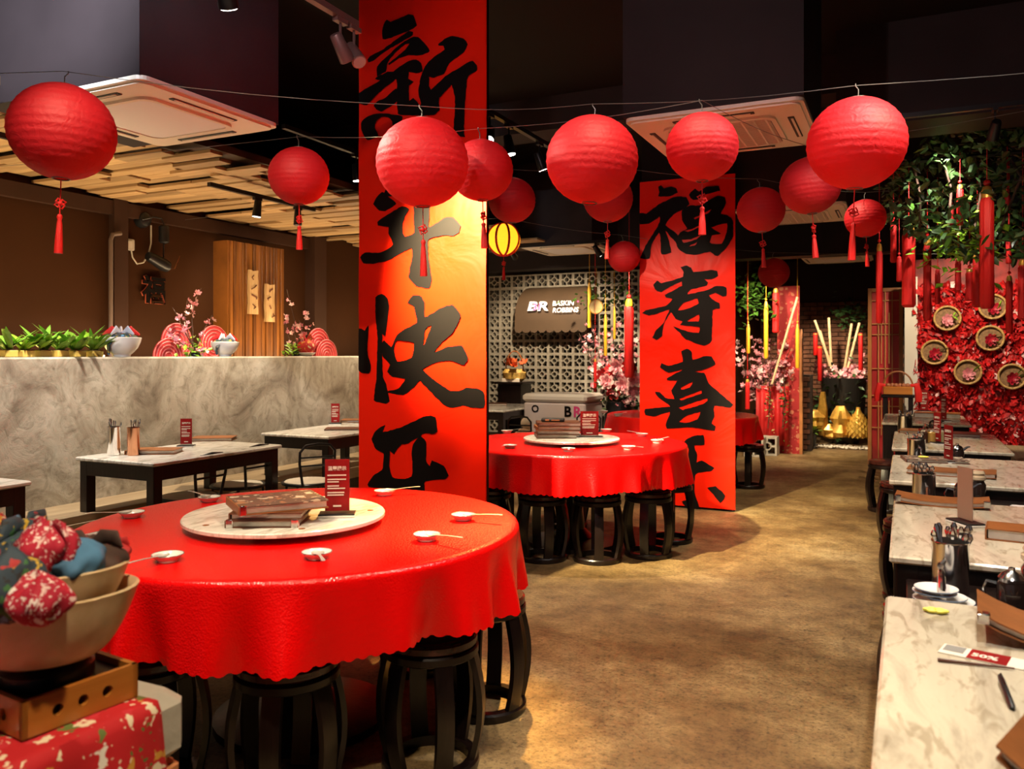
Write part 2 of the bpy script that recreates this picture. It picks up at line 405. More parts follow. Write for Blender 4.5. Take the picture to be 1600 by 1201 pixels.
M_WCONC = mat('grey_plaster', (.46, .42, .34), .7, var=.2, vs=5, bump=.2, bs=20)
M_CORD = mat('pale_cable', (.42, .40, .33), .5)
M_WIRE = mat('wire_line', (.18, .17, .16), .4, metal=.6)

# ------------------------------------------------------------------ the setting
b = MB(); b.box((-2.5, 7, -.05), (9.6, 19, .1)); struct(b.build('floor', M_FLOOR, smooth=0))
b = MB(); b.box((-2.5, 7, 3.75), (9.6, 19, .1)); struct(b.build('ceiling', M_BLACK, smooth=0))
WX = -6.2
b = MB(); b.box((WX-.05, 7, 1.85), (.1, 19, 3.7)); wl = struct(b.build('wall_left', M_BROWN, smooth=0))
for (y0, y1, d) in ((4.86, 5.0, .07), (7.42, 7.63, .14), (9.6, 9.9, .14)):
    b = MB(); b.box((WX+d/2, (y0+y1)/2, 1.37), (d, y1-y0, 2.74)); b.build('pilaster', M_BROWN2, wl, smooth=0)
b = MB(); b.box((WX+.03, 5.62, 2.66), (.06, 3.6, .12)); b.build('wall_band', M_BROWN2, wl, smooth=0)
b = MB(); b.box((1.45, 7, 1.85), (.1, 19, 3.7)); struct(b.build('wall_right', M_BROWN, smooth=0))
# partition wall behind the banquette
PXF = -5.05
b = MB(); b.box((PXF-.16, 5.0, .69), (.32, 9.5, 1.38), ch=.012); struct(b.build('wall_partition', M_CONC, smooth=.5))
# banquette bench
bench = thing('banquette_bench', 'long pale plank bench along the grey concrete partition wall', 'bench', (-4.84, 4.9, 0))
for k in range(4):
    y0 = -4.5+k*2.25
    b = MB(); b.box((.0, y0+1.12, .375), (.42, 2.235, .05), ch=.004); b.build('seat_plank', M_BENCHW, bench)
    b = MB(); b.box((.20, y0+1.12, .30), (.03, 2.235, .10), ch=.003); b.build('front_board', M_BENCHW, bench)
b = MB(); b.box((-.03, 0, .13), (.3, 9.0, .26)); b.build('base', M_DARKW, bench, smooth=0)
# plank ceiling over the banquette
WZ = 2.75
b = MB(); b.box((-5.25, 6.0, WZ+.09), (1.9, 8.4, .05)); wc = struct(b.build('ceiling_wood', mat('plank_backing', (.06, .03, .012), .7), smooth=0))
pm = []
for L in (.46, .62, .78, .92):
    q = MB(); q.box((0, 0, 0), (L-.006, .112, .024), ch=.002); pm.append((L, q.mesh('plank', M_PLANK, 0)))
rnd = random.Random(3); y = 2.2
while y < 9.4:
    x = -6.18; first = True
    end = -4.22-rnd.choice((0, .0, .12, .2, .3))
    while x < end-.1:
        L, me = rnd.choice(pm)
        if x+L > end+.12: L, me = pm[0]
        o = inst('plank', me, wc, (x+L/2, y, WZ+rnd.choice((0, 0, .012, .032, .048))))
        x += L
    y += .118
# dark duct boxes carrying the ceiling cassettes
def duct(x0, x1, y0, y1, z0, name, m=M_BOXP):
    q = MB(); q.box(((x0+x1)/2, (y0+y1)/2, (z0+3.7)/2), (x1-x0, y1-y0, 3.7-z0)); return struct(q.build(name, m, smooth=0))
duct(-4.45, -3.26, 2.72, 3.67, 2.72, 'trim_1'); duct(-1.43, -.47, 4.40, 5.36, 2.72, 'trim_2')
duct(-4.25, -3.3, 9.0, 9.95, 2.72, 'trim_3'); duct(-1.42, -.47, 7.6, 8.55, 2.72, 'trim_4'); duct(-1.3, -.4, 11.6, 12.4, 2.72, 'trim_5')
b = MB(); b.box((.5, 6.5, 3.35), (1.9, .5, .7)); struct(b.build('trim_6', M_BOXP, smooth=0))
b = MB(); b.box((-2.6, 10.7, 3.15), (7.0, .3, 1.1)); struct(b.build('trim_7', M_BOXP, smooth=0))
b = MB(); b.box((-2.6, 6.9, 3.55), (7.0, .35, .3)); struct(b.build('trim_8', M_BOXP, smooth=0))

# breeze-block screen wall
BW = 11.3
b = MB(); b.box((-4.4, BW+.35, 1.35), (3.6, .08, 2.7)); bw = struct(b.build('wall_breeze_block', mat('dark_backing', (.03, .022, .016), .8), smooth=0))
q = MB(); hs, hi, t = .0985, .080, .09
fy = lambda x, z: Vector((x, -t/2, z))
q.poly([[(-hs, -hs), (hs, -hs), (hs, hs), (-hs, hs)], [(-hi, -hi), (-hi, hi), (hi, hi), (hi, -hi)]], fy, (0, t, 0))
ci = [(.046*math.cos(2*PI*k/12), .046*math.sin(2*PI*k/12)) for k in range(12)]
co = [(.033*math.cos(-2*PI*k/12), .033*math.sin(-2*PI*k/12)) for k in range(12)]
q.poly([ci, co], fy, (0, t, 0))
for a in range(4):
    a = a*PI/2; ca_, sa_ = math.cos(a), math.sin(a)
    P = [(.042, -.007), (.086, -.009), (.086, .009), (.042, .007)]
    q.poly([[(x*ca_-z*sa_, x*sa_+z*ca_) for x, z in P]], fy, (0, t, 0))
blk = q.mesh('breeze_block', M_BREEZ, 0)
for r in range(13):
    for c in range(13):
        inst('breeze_block', blk, bw, (-5.72+c*.2, BW, .1+r*.2+.0), (0, 0, 0))
# back wall of the room with a brick alcove
AY = 14.9
b = MB(); b.box((-1.3, AY+.06, 1.5), (2.6, .08, 3.0)); al = struct(b.build('wall_back', mat('mortar_dark', (.05, .03, .02), .9), smooth=0))
bm_ = MB(); bm_.box((0, 0, 0), (.212, .05, .062), ch=.004); bk = bm_.mesh('brick', M_TERRA, 0)
for r in range(24):
    for c in range(11):
        if r < 4 and c % 2: pass
        inst('brick', bk, al, (-2.5+c*.225+(.112 if r % 2 else 0), AY+.02-random.choice((0, 0, .006, .012)), .55+r*.074))
b = MB(); b.box((-4.0, 12.3, 1.5), (3.4, .1, 3.0)); struct(b.build('wall_back_left', M_BROWN, smooth=0))
b = MB(); b.box((.75, 11.6, 1.6), (1.5, .1, 3.2)); struct(b.build('wall_back_right', M_BROWN, smooth=0))
b = MB(); b.box((-2.36, 13.6, 1.85), (.1, 2.6, 3.7)); struct(b.build('wall_alcove_left', M_BROWN, smooth=0))
b = MB(); b.box((.05, 13.3, 1.85), (.1, 3.3, 3.7)); struct(b.build('wall_alcove_right', M_BROWN, smooth=0))
b = MB(); b.box((-1.2, 15.05, 1.85), (2.6, .1, 3.7)); struct(b.build('wall_alcove_back', M_BROWN, smooth=0))
# red flower wall at the end of the right-hand tables
b = MB(); b.box((.72, 10.72, 1.25), (1.3, .1, 2.5)); rw = struct(b.build('wall_red_flower', mat('red_wall_paint', (.26, .012, .01), .6, var=.5, vs=8), smooth=0))
rr = random.Random(11); q = MB(); q2 = MB(); q3 = MB()
for k in range(2600):
    x = rr.uniform(.09, 1.36); z = rr.uniform(.3, 2.2); s = rr.uniform(.025, .06); a = rr.uniform(0, 6.28)
    M_ = Matrix.Translation((x, 10.655-rr.uniform(0, .05), z)) @ Euler((rr.uniform(-.9, .9), rr.uniform(-.9, .9), a)).to_matrix().to_4x4() @ Euler((PI/2, a, 0)).to_matrix().to_4x4()
    dst = q3 if rr.random() < .05 else q; dst.M = M_
    dst.add([(-s*.6, -s, .006), (0, -s*.5, -.004), (s*.6, -s, .006), (-s*.8, 0, .012), (0, .2*s, -.004), (s*.8, 0, .012), (-s*.4, s*.8, .004), (s*.4, s*.8, .004)], [(0, 1, 4, 3), (1, 2, 5, 4), (3, 4, 6), (4, 5, 7), (4, 7, 6)])
stuff(q.build('petals', M_REDP, rw, smooth=0)); stuff(q3.build('lit_gap_flecks', M_PINKL, rw, smooth=0))  # pale flecks coloured in to stand for lit gaps between the red petals
b = MB(); b.box((gy(1425, 500, 10.64).x-.01, 10.66, 1.15), (.135, .10, 2.3)); struct(b.build('trim_9', mat('white_post', (.62, .58, .5), .5), smooth=0))
# banner pillars
PY1, PY2 = 4.16, 7.40
X1L, X1R = gy(562, 100, PY1).x, gy(760.5, 100, PY1).x
X2L, X2R = gy(1000, 300, PY2).x, gy(1149, 300, PY2).x
for n, (x0, x1, Y, zt) in enumerate(((X1L, X1R, PY1, 3.7), (X2L, X2R, PY2, 3.7))):
    b = MB(); b.box(((x0+x1)/2, Y+.03, zt/2), (x1-x0-.03, .05, zt)); struct(b.build('pillar_%d' % (n+1), M_BLACK, smooth=0))
# ------------------------------------------------------------------ banners with brush lettering
def rough(loop, step, amp, rg):
    out = []
    n = len(loop)
    for i in range(n):
        p0, p1, p2, p3 = loop[i-1], loop[i], loop[(i+1) % n], loop[(i+2) % n]
        L = math.hypot(p2[0]-p1[0], p2[1]-p1[1]); m = max(1, int(L/step))
        for k in range(m):
            t = k/m; c = []
            for a in range(2):
                v = .5*((2*p1[a])+(-p0[a]+p2[a])*t+(2*p0[a]-5*p1[a]+4*p2[a]-p3[a])*t*t+(-p0[a]+3*p1[a]-3*p2[a]+p3[a])*t*t*t)
                v = .45*v+.55*lerp(p1[a], p2[a], t)
                c.append(v+rg.uniform(-amp, amp))
            out.append(tuple(c))
    return out
def pix(loop, ox, oy, s): return [(ox+x/s, oy+y/s) for x, y in loop]
def banner(name, label, x0, x1, Y, z0, z1, chars):
    th = thing(name, label, 'banner', ((x0+x1)/2, Y-.004, z0))
    b = MB(); nx, nz = 10, 60; cx = (x0+x1)/2; rg = random.Random(5); hz = z1-z0
    crease = [rg.uniform(0, hz) for _ in range(5)]
    for side in (0, 1):
        vs = []
        for j in range(nz+1):
            for i in range(nx+1):
                z = hz*j/nz
                d = .0015*math.sin(i*1.3+j*.4) + .002*math.sin(j*.55+1)
                vs.append((x0-cx+(x1-x0)*i/nx, (-.004+d if not side else .003), z))
        b.add(vs, [(j*(nx+1)+i, j*(nx+1)+i+1, (j+1)*(nx+1)+i+1, (j+1)*(nx+1)+i) if not side else (j*(nx+1)+i, (j+1)*(nx+1)+i, (j+1)*(nx+1)+i+1, j*(nx+1)+i+1) for j in range(nz) for i in range(nx)])
    b.build('sheet', M_BANNER, th)
    for z in (z0,) if z0 > .1 else ():
        pass
    rg = random.Random(9)
    for cname, polys in chars:
        b = MB()
        for k, (ox, oy, s, loops) in enumerate(polys):
            L = [rough(pix(l, ox, oy, s), 4.0, .45, rg) for l in loops]
            off = .0085+.0003*k
            def fn(u, v, off=off):
                p = gy(u, v, Y); return Vector((min(max(p.x, x0), x1)-cx, -off, p.z-z0))
            b.poly(L, fn)
        o = b.build('character', M_INK, th, smooth=0); o['label'] = cname
    return th
Aq, Bq, Cq, Dq, Eq = (560, 20, 8), (560, 120, 8), (560, 300, 8), (560, 450, 6), (560, 630, 8)
Fq, Gq, Hq = (1000, 270, 8.58), (1000, 400, 8.0), (1000, 540, 4.45)
xin = [(*Aq, [[(370,95),(420,120),(640,30),(700,35),(745,165),(700,210),(400,330),(320,340),(310,240),(330,150)]]),
 (*Aq, [[(640,240),(700,245),(690,290),(560,370),(420,450),(300,530),(200,610),(140,630),(130,590),(160,550),(330,460),(450,370),(550,300)]]),
 (*Aq, [[(700,310),(760,310),(840,390),(910,490),(820,530),(740,540),(640,540),(520,580),(400,660),(390,640),(520,540),(600,470),(655,390),(600,400),(500,490),(420,570),(380,640),(360,740),(250,800),(250,680),(300,610),(380,550),(480,450),(600,360)]]),
 (*Aq, [[(380,745),(450,740),(560,660),(650,610),(740,590),(800,640),(815,740),(740,765),(650,745),(640,830),(705,870),(650,920),(640,1200),(500,1200),(490,840),(330,830),(300,790)]]),
 (*Aq, [[(220,840),(300,780),(490,830),(470,850),(330,960),(200,1080),(120,1160),(25,1140),(22,1080),(22,1010),(100,960),(290,850)]]),
 (*Aq, [[(490,950),(510,1100),(400,1190),(300,1240),(240,1220),(210,1170),(260,1110),(350,1070)]]),
 (*Bq, [[(500,150),(640,150),(650,310),(700,270),(790,370),(800,330),(770,250),(770,130),(820,0),(900,0),(900,120),(920,170),(1060,50),(1180,100),(1030,270),(1020,340),(1030,420),(970,480),(900,490),(700,490),(510,470)]]),
 (*Aq, [[(1010,400),(1090,340),(1190,300),(1330,330),(1380,400),(1340,500),(1150,640),(1110,720),(1090,770),(960,820),(900,810),(880,900),(780,880),(820,740),(890,620),(1090,470),(1080,420),(1020,420)]]),
 (*Aq, [[(1290,690),(1370,640),(1440,610),(1500,670),(1500,730),(1390,800),(1370,850),(1180,910),(1100,960),(1030,1070),(920,980),(1030,880),(1100,800)]]),
 (*Bq, [[(1180,70),(1370,40),(1345,350),(1335,720),(1350,760),(1290,755),(1210,680),(1222,400),(1220,250)]]),
 (*Bq, [[(60,560),(130,500),(250,465),(400,470),(570,500),(560,560),(450,620),(440,560),(380,510),(300,510),(240,560),(220,640),(270,750),(130,800),(90,740),(50,660)]])]
nian = [(*Cq, [[(310,0),(380,50),(490,150),(350,240),(270,235),(200,150),(240,70)]]),
 (*Cq, [[(420,-120),(900,-330),(1050,-290),(980,-210),(600,-20),(430,60),(330,30)]]),
 (*Cq, [[(720,-100),(890,-120),(900,260),(710,260)]]),
 (*Cq, [[(560,180),(650,210),(600,300),(570,400),(570,520),(600,560),(710,510),(710,240),(900,240),(890,440),(990,390),(1100,320),(1200,320),(1290,420),(1270,510),(1200,550),(1080,545),(890,590),(890,800),(930,1100),(900,1200),(740,1180),(640,1060),(690,800),(680,700),(560,760),(400,850),(200,900),(80,890),(40,820),(90,760),(290,760),(450,660),(390,520),(390,440),(260,420),(250,380),(340,310),(490,220)]])]
kuai = [(*Dq, [[(12,380),(70,400),(105,350),(95,600),(130,740),(110,800),(12,770)]]),
 (*Dq, [[(170,90),(230,55),(280,90),(300,150),(280,330),(260,450),(235,430),(235,620),(240,830),(270,900),(305,1060),(270,1080),(155,1050),(180,850),(185,650),(190,450),(175,300)]]),
 (*Dq, [[(470,140),(520,70),(590,70),(630,130),(635,270),(780,190),(890,155),(945,210),(970,270),(890,420),(800,500),(720,600),(850,550),(980,540),(1040,650),(1000,720),(880,680),(760,690),(640,740),(610,760),(720,860),(870,960),(960,960),(1020,930),(1130,940),(1190,980),(1190,1120),(1080,1120),(990,1100),(900,1120),(810,1090),(620,900),(585,860),(530,930),(430,1000),(290,980),(290,960),(390,940),(450,850),(330,830),(280,780),(310,720),(240,640),(230,520),(250,490),(320,550),(370,440),(420,400),(560,320),(545,250),(530,170)],
   [(370,490),(530,510),(510,650),(380,690),(345,580)], [(640,380),(695,350),(680,400),(620,540)]])]
le1 = [(*Eq, [[(180,440),(230,340),(300,290),(350,270),(320,360),(560,290),(820,170),(920,150),(980,170),(1000,350),(960,380),(860,370),(790,400),(860,480),(860,720),(910,780),(930,710),(1080,780),(1140,900),(1100,940),(850,970),(840,1080),(820,1500),(600,1560),(560,1100),(140,1040),(150,970),(220,880),(310,830),(320,760),(330,620),(230,570)],
   [(410,590),(460,640),(500,560),(560,510),(640,500),(690,460),(760,430),(700,500),(680,620),(690,760),(680,910),(590,940),(440,920),(400,780)]]),
  (*Eq, [[(330,1180),(420,1160),(380,1330),(250,1420),(230,1360)]]), (*Eq, [[(1000,1160),(1080,1180),(1260,1330),(1210,1400),(1090,1320)]])]
fu = [(*Fq, [[(250,190),(290,165),(330,210),(420,185),(490,210),(510,270),(400,315),(250,320),(265,260)]]),
 (*Fq, [[(5,540),(90,550),(250,430),(480,320),(620,330),(670,420),(590,490),(480,540),(400,620),(350,700),(450,780),(530,860),(510,950),(470,920),(350,780),(390,900),(420,1070),(290,1090),(280,880),(260,800),(160,960),(130,1150),(10,1140),(80,980),(180,820),(270,660),(270,590),(130,680),(5,690)]]),
 (*Fq, [[(660,300),(740,210),(790,250),(900,190),(1060,180),(1080,240),(870,300),(840,340),(720,370)]]),
 (*Fq, [[(570,500),(680,440),(830,440),(900,380),(1050,310),(1140,330),(1160,400),(1090,550),(1170,570),(1250,640),(1250,850),(1180,980),(1040,1120),(940,1060),(760,1100),(620,1090),(520,1020),(480,920),(540,800),(640,750),(570,640)],
   [(720,610),(830,560),(960,490),(940,530),(740,625)], [(600,775),(700,755),(830,690),(820,720),(650,795)], [(960,730),(1170,680),(1165,800),(1100,950),(960,950),(940,930),(970,840),(1090,820),(1010,770)], [(560,900),(690,890),(830,830),(760,890),(590,940)], [(650,990),(770,930),(750,970)]])]
shou = [(*Gq, [[(510,140),(590,120),(640,150),(670,200),(900,175),(970,190),(980,250),(900,290),(810,290),(850,330),(840,370),(640,420),(600,480),(860,420),(960,370),(1080,390),(1085,500),(1040,510),(950,460),(870,490),(910,540),(1000,590),(1000,660),(915,670),(900,1060),(800,1120),(580,1040),(500,960),(420,880),(600,940),(740,960),(745,890),(500,860),(540,820),(450,780),(390,700),(300,850),(280,1000),(210,1050),(160,1020),(210,920),(300,830),(370,670),(250,710),(120,740),(30,710),(80,680),(330,620),(410,540),(330,520),(310,490),(530,370),(530,320),(350,400),(270,450),(190,420),(170,360),(220,310),(270,340),(540,260),(550,200)],
   [(480,680),(540,590),(720,530),(740,590),(620,650)], [(590,810),(740,730),(735,815)]])]
xi = [(*Hq, [[(290,40),(330,20),(360,40),(370,95),(460,70),(500,75),(525,130),(430,170),(380,180),(450,190),(480,260),(560,330),(650,410),(630,430),(520,420),(520,490),(500,540),(530,560),(520,590),(350,565),(190,575),(180,550),(210,460),(100,490),(40,480),(35,440),(210,420),(130,360),(105,320),(140,320),(180,360),(240,370),(220,310),(260,240),(190,240),(190,225),(300,165),(200,185),(140,150),(150,120),(200,140),(300,110)],
   [(285,290),(370,250),(350,290),(290,305)], [(270,370),(430,310),(430,330),(290,378)], [(270,430),(470,365),(450,400),(300,445)], [(275,525),(330,485),(420,460),(400,510),(330,535)]])]
le2 = [(*Hq, [[(310,665),(360,630),(440,620),(450,685),(380,690),(400,760),(395,810),(430,795),(520,850),(500,870),(390,890),(380,1020),(415,1130),(340,1140),(290,1080),(340,1060),(330,900),(340,720)]]),
  (*Hq, [[(470,985),(530,975),(595,1040),(560,1090),(500,1020)]]), (*Hq, [[(190,960),(230,950),(220,1030),(150,1080),(140,1040)]]),
  (*Hq, [[(100,800),(330,790),(335,850),(180,880),(90,850)]]), (*Hq, [[(110,700),(300,660),(320,700),(180,740),(160,810),(100,800)]])]
banner('calligraphy_banner', 'tall red banner reading 新年快乐 in black brush strokes behind the front round table', X1L, X1R, PY1, .02, 3.68, [('black brush character 新', xin), ('black brush character 年', nian), ('black brush character 快', kuai), ('black brush character 乐', le1)])
banner('calligraphy_banner', 'shorter red banner reading 福寿喜乐 in black brush strokes behind the second round table', X2L, X2R, PY2, .02, gy(1075, 278, PY2).z, [('black brush character 福', fu), ('black brush character 寿', shou), ('black brush character 喜', xi), ('black brush character 乐', le2)])

# ------------------------------------------------------------------ round tables, cloths, lazy susans
def cloth_mesh(R, zt, drop, seed, name):
    rg = random.Random(seed); ph = [rg.uniform(0, 6.28) for _ in range(6)]
    n = 132*5; prof = []
    for r in (.001, .2, .45, .62, R-.12, R-.035): prof.append((r, zt, 0, 0))
    for k in range(1, 6):
        a = k/5*PI/2; prof.append((R-.02+.02*math.sin(a), zt-.02+.02*math.cos(a), 0, 0))
    for k in range(1, 9): prof.append((R+.012*k/8, zt-.02-(drop-.02)*k/8, k/8, 1 if k == 8 else 0))
    vs = []
    for (r, z, f, last) in prof:
        for k in range(n):
            a = 2*PI*k/n
            w_ = math.sin(a*19+ph[0]+.9*math.sin(3*a+ph[1]))*.55+math.sin(a*31+ph[2]+1.2*math.sin(4*a+ph[3]))*.3+math.sin(a*7+ph[4])*.3
            rr_ = r+f**1.2*.046*w_
            zz = z+f*.012*math.sin(a*5+ph[5])
            if last: zz -= .013*abs(math.cos(PI*k/5))**.7
            vs.append((rr_*math.cos(a), rr_*math.sin(a), zz))
    fs = [(i*n+k, i*n+(k+1) % n, (i+1)*n+(k+1) % n, (i+1)*n+k) for i in range(len(prof)-1) for k in range(n)]
    m = MB(); m.add(vs, fs); return m
RT = [((-2.1, 2.5), .835, 'front'), ((-2.22, 5.65), .83, 'middle'), ((-2.19, 8.77), .80, 'far')]
for k, ((cx, cy), R, wname) in enumerate(RT):
    t = thing('round_table', 'round dining table under red cloth, the %s one of three' % ('nearest' if k == 0 else 'second' if k == 1 else 'farthest'), 'table', (cx, cy, 0), 0, 'round tables')
    b = MB(); b.lathe([(R-.05, .71), (R-.02, .715), (R-.012, .73), (R-.02, .744)], 64); b.build('tabletop', M_DARKW, t)
    b = MB(); b.lathe([(.16, .05), (.09, .12), (.07, .3), (.07, .6), (.14, .71)], 20); b.build('pedestal', M_DARKW, t)
    b = MB(); b.lathe([(.33, 0), (.33, .03), (.16, .055)], 28); b.build('base', M_DARKW, t)
    c = cloth_mesh(R, .752, .242, 20+k, 'tablecloth').build('tablecloth', M_CLOTH, None, (cx, cy, 0), smooth=.9)
    tag(c, ['glossy red scalloped tablecloth on the nearest round table', 'glossy red scalloped tablecloth on the second round table, beside the tall banner', 'red tablecloth on the farthest round table, behind the shorter banner'][k], 'tablecloth', 'red round tablecloths')
    lx, ly = ((-2.14, 2.45), (-2.2, 5.57), (-2.3, 8.75))[k]; rl = (.375, .35, .34)[k]
    ls = thing('lazy_susan', ['round marble lazy susan on the nearest red table', 'round marble lazy susan on the second red table', 'round marble lazy susan on the farthest red table'][k], 'lazy susan', (lx, ly, .753), 0, 'marble lazy susans')
    b = MB(); b.lathe([(.12, 0), (.12, .022)], 24); b.build('turning_base', M_BMETAL, ls)
    b = MB(); b.lathe([(rl-.004, .022), (rl, .025), (rl, .036), (rl-.004, .040), (.001, .040)], 72); b.build('turntable', M_MARB2, ls)
    for a in (0.6, 2.7, 4.4, 5.6):
        b = MB(); b.lathe([(.012, 0), (.012, .0012)], 10, (.85*rl*math.cos(a), .85*rl*math.sin(a), .040)); b.build('inlay_dot', M_LEATH, ls, smooth=0)

# ------------------------------------------------------------------ barrel stools
st0 = thing('barrel_stool', '', 'stool', (0, 0, 0), 0, 'dark barrel stools')
b = MB(); b.lathe([(.001, .452), (.115, .452), (.122, .449), (.128, .452), (.153, .450), (.160, .443), (.160, .424), (.152, .415), (.12, .412), (.001, .412)], 32); b.build('seat', M_REDW, st0)
b = MB(); b.lathe([(.158, .415), (.164, .409), (.164, .388), (.157, .382), (.13, .382), (.13, .412)], 32, caps=False); b.build('seat_ring', M_DARKW, st0)
b = MB(); b.lathe([(.128, 0), (.163, 0), (.166, .008), (.166, .028), (.160, .036), (.128, .036), (.128, 0)], 32, caps=False); b.build('foot_ring', M_DARKW, st0)
q = MB(); pts = []
for k in range(9):
    t = k/8; z = .03+t*.36; r = .148+.030*math.sin(PI*t); pts.append((r, z))
vs = []
for r, z in pts: vs += [(r-.011, -.031, z), (r+.008, -.029, z), (r+.011, 0, z), (r+.008, .029, z), (r-.011, .031, z)]
fs = []
for k in range(8):
    for j in range(5): fs.append((k*5+j, k*5+(j+1) % 5, k*5+5+(j+1) % 5, k*5+5+j))
q.add(vs, fs); legm = q.mesh('slat_leg', M_DARKW, .7)
for k in range(6): inst('slat_leg', legm, st0, (0, 0, 0), (0, 0, k*PI/3))
Rv, Fv = Vector((CA, SA, 0)), Vector((-SA, CA, 0))
first = True
def stool(p, rz, label):
    global first
    if first:
        st0.location = (p[0], p[1], 0); st0.rotation_euler = (0, 0, rz); st0['label'] = label; first = False; return st0
    return dup(st0, (p[0], p[1], 0), rz, label)
def ring(k, offs):
    c = Vector((*RT[k][0], 0))
    for (l, d, rz, lab) in offs: stool(c+Rv*l+Fv*d, rz+A, lab)
ring(0, [(.53, -.36, -1.2, 'dark barrel stool at the front right under the nearest round table'), (.70, .09, .3, 'dark barrel stool at the right side of the nearest round table, half behind another'),
 (.10, -.58, .5, 'dark barrel stool in shade under the front edge of the nearest round table'), (-.36, -.52, .2, 'dark barrel stool under the front left of the nearest round table'),
 (.38, .52, .1, 'dark barrel stool tucked at the back right of the nearest round table'), (-.72, -.05, .7, 'dark barrel stool at the left side of the nearest round table'), (-.2, .66, .4, 'dark barrel stool tucked behind the nearest round table')])
ring(1, [(-.24, -.44, -1.35, 'dark barrel stool before the second round table, leftmost of its front three'), (.13, -.48, -1.6, 'dark barrel stool before the second round table, middle of its front three'),
 (.50, -.34, -1.9, 'dark barrel stool before the second round table, rightmost of its front three'), (.74, .10, .3, 'dark barrel stool at the right side of the second round table, by the shorter banner'),
 (-.62, -.22, .2, 'dark barrel stool at the left of the second round table, behind the nearest cloth'), (0, .64, .3, 'dark barrel stool on the far side of the second round table'), (-.5, .42, .3, 'dark barrel stool at the far left of the second round table')])
ring(2, [(.66, -.22, .2, 'dark barrel stool at the right of the farthest round table, past the shorter banner'), (-.55, -.35, .6, 'dark barrel stool at the left of the farthest round table')])
for (x, y, lab) in ((.10, 1.75, 'dark barrel stool under the aisle side of the nearest marble table'), (.08, 3.45, 'reddish barrel stool at the aisle side of the second marble table in the right row'),
  (.04, 5.2, 'dark barrel stool at the aisle side of the third marble table in the right row'), (-.02, 6.7, 'dark barrel stool at the aisle side of the fourth marble table in the right row'), (-.15, 8.05, 'dark barrel stool in the aisle between the two farthest marble tables')):
    stool((x, y), .4, lab)

# ------------------------------------------------------------------ rectangular marble tables
def rect_table(x0, x1, y0, y1, label, group, marb):
    t = thing('marble_table', label, 'table', ((x0+x1)/2, (y0+y1)/2, 0), 0, group); hx, hy = (x1-x0)/2, (y1-y0)/2
    b = MB(); b.box((0, 0, .738), (2*hx, 2*hy, .024), ch=.006); b.build('tabletop', marb, t)
    ix, iy = hx-.02, hy-.02
    for s in (-1, 1):
        b = MB(); b.box((s*(ix-.012), 0, .681), (.022, 2*iy-.1, .09)); b.build('apron_board', M_DARKW, t, smooth=0)
        b = MB(); b.box((0, s*(iy-.012), .681), (2*ix-.1, .022, .09)); b.build('apron_board', M_DARKW, t, smooth=0)
        for r in (-1, 1):
            b = MB(); b.box((s*(ix-.033), r*(iy-.033), .363), (.066, .066, .726), ch=.004); b.build('leg', M_DARKW, t)
    return t
rect_table(-4.74, -4.04, 1.60, 2.72, 'marble-topped table cut by the left picture edge, beside the concrete wall', 'banquette tables', M_MARB2)
rect_table(-4.74, -4.04, 3.47, 4.59, 'marble-topped table with steel canisters beside the concrete wall', 'banquette tables', M_MARB2)
rect_table(-4.80, -4.10, 5.19, 6.30, 'marble-topped table beside the concrete wall, half hidden by the tall banner', 'banquette tables', M_MARB2)
rect_table(-4.85, -4.17, 8.45, 9.70, 'dark marble-topped table near the white chest freezer', 'banquette tables', M_MARB2)
RX0, RX1 = -.05, .66
rect_table(RX0, RX1, 1.22, 2.43, 'nearest marble table in the right row, blurred at the picture corner', 'right row marble tables', M_MARB)
rect_table(RX0, RX1, 2.91, 4.09, 'second marble table in the right row, with a wide tan menu tray', 'right row marble tables', M_MARB)
rect_table(RX0-.03, RX1, 4.65, 5.84, 'third marble table in the right row, scattered with papers', 'right row marble tables', M_MARB)
rect_table(RX0-.04, RX1-.02, 6.26, 7.62, 'fourth marble table in the right row, with a condiment set', 'right row marble tables', M_MARB)
rect_table(RX0-.16, RX1-.12, 8.55, 9.85, 'farthest marble table in the right row, before the red flower wall', 'right row marble tables', M_MARB)
# low service stands between the right-hand tables
for k, (y0, y1, zt, lab) in enumerate(((2.46, 2.88, .69, 'low dark service stand between the two nearest marble tables'), (4.12, 4.62, .69, 'low dark service stand between the second and third marble tables'), (5.87, 6.23, .69, 'low dark service stand between the third and fourth marble tables'), (7.65, 8.5, .69, 'low dark service stand between the two farthest marble tables'))):
    t = thing('service_stand', lab, 'stand', (.3 if k < 3 else .36, (y0+y1)/2, 0), 0, 'service stands in the right row')
    b = MB(); b.box((0, 0, zt-.01), (.60, y1-y0, .02), ch=.003); b.build('top', M_DARKW, t)
    for s in (-1, 1):
        b = MB(); b.box((s*.28, 0, (zt-.02)/2), (.03, y1-y0-.02, zt-.02)); b.build('side_panel', M_DARKW, t, smooth=0)
    b = MB(); b.box((0, 0, .3), (.53, y1-y0-.03, .018)); b.build('shelf', M_DARKW, t, smooth=0)
    for s in (-1, 1):
        b = MB(); b.tube([(-.24+.03, s*(y1-y0)/2*.6, zt), (-.24+.03, s*(y1-y0)/2*.6, zt+.06), (-.24+.03, s*(y1-y0)/2*.6-s*.03, zt+.085), (-.24+.03, s*.03, zt+.09)] , .009, 8); b.build('tray_handle', M_STEEL, t)
# banquette on the right
t = thing('banquette_bench', 'pale bench behind the right row of marble tables', 'bench', (1.12, 5.5, 0))
for k in range(4):
    b = MB(); b.box((0, -3.4+k*2.25, .425), (.46, 2.24, .05), ch=.004); b.build('seat_plank', M_BENCHW, t)
b = MB(); b.box((.03, -.02, .2), (.36, 8.9, .40)); b.build('base', M_DARKW, t, smooth=0)
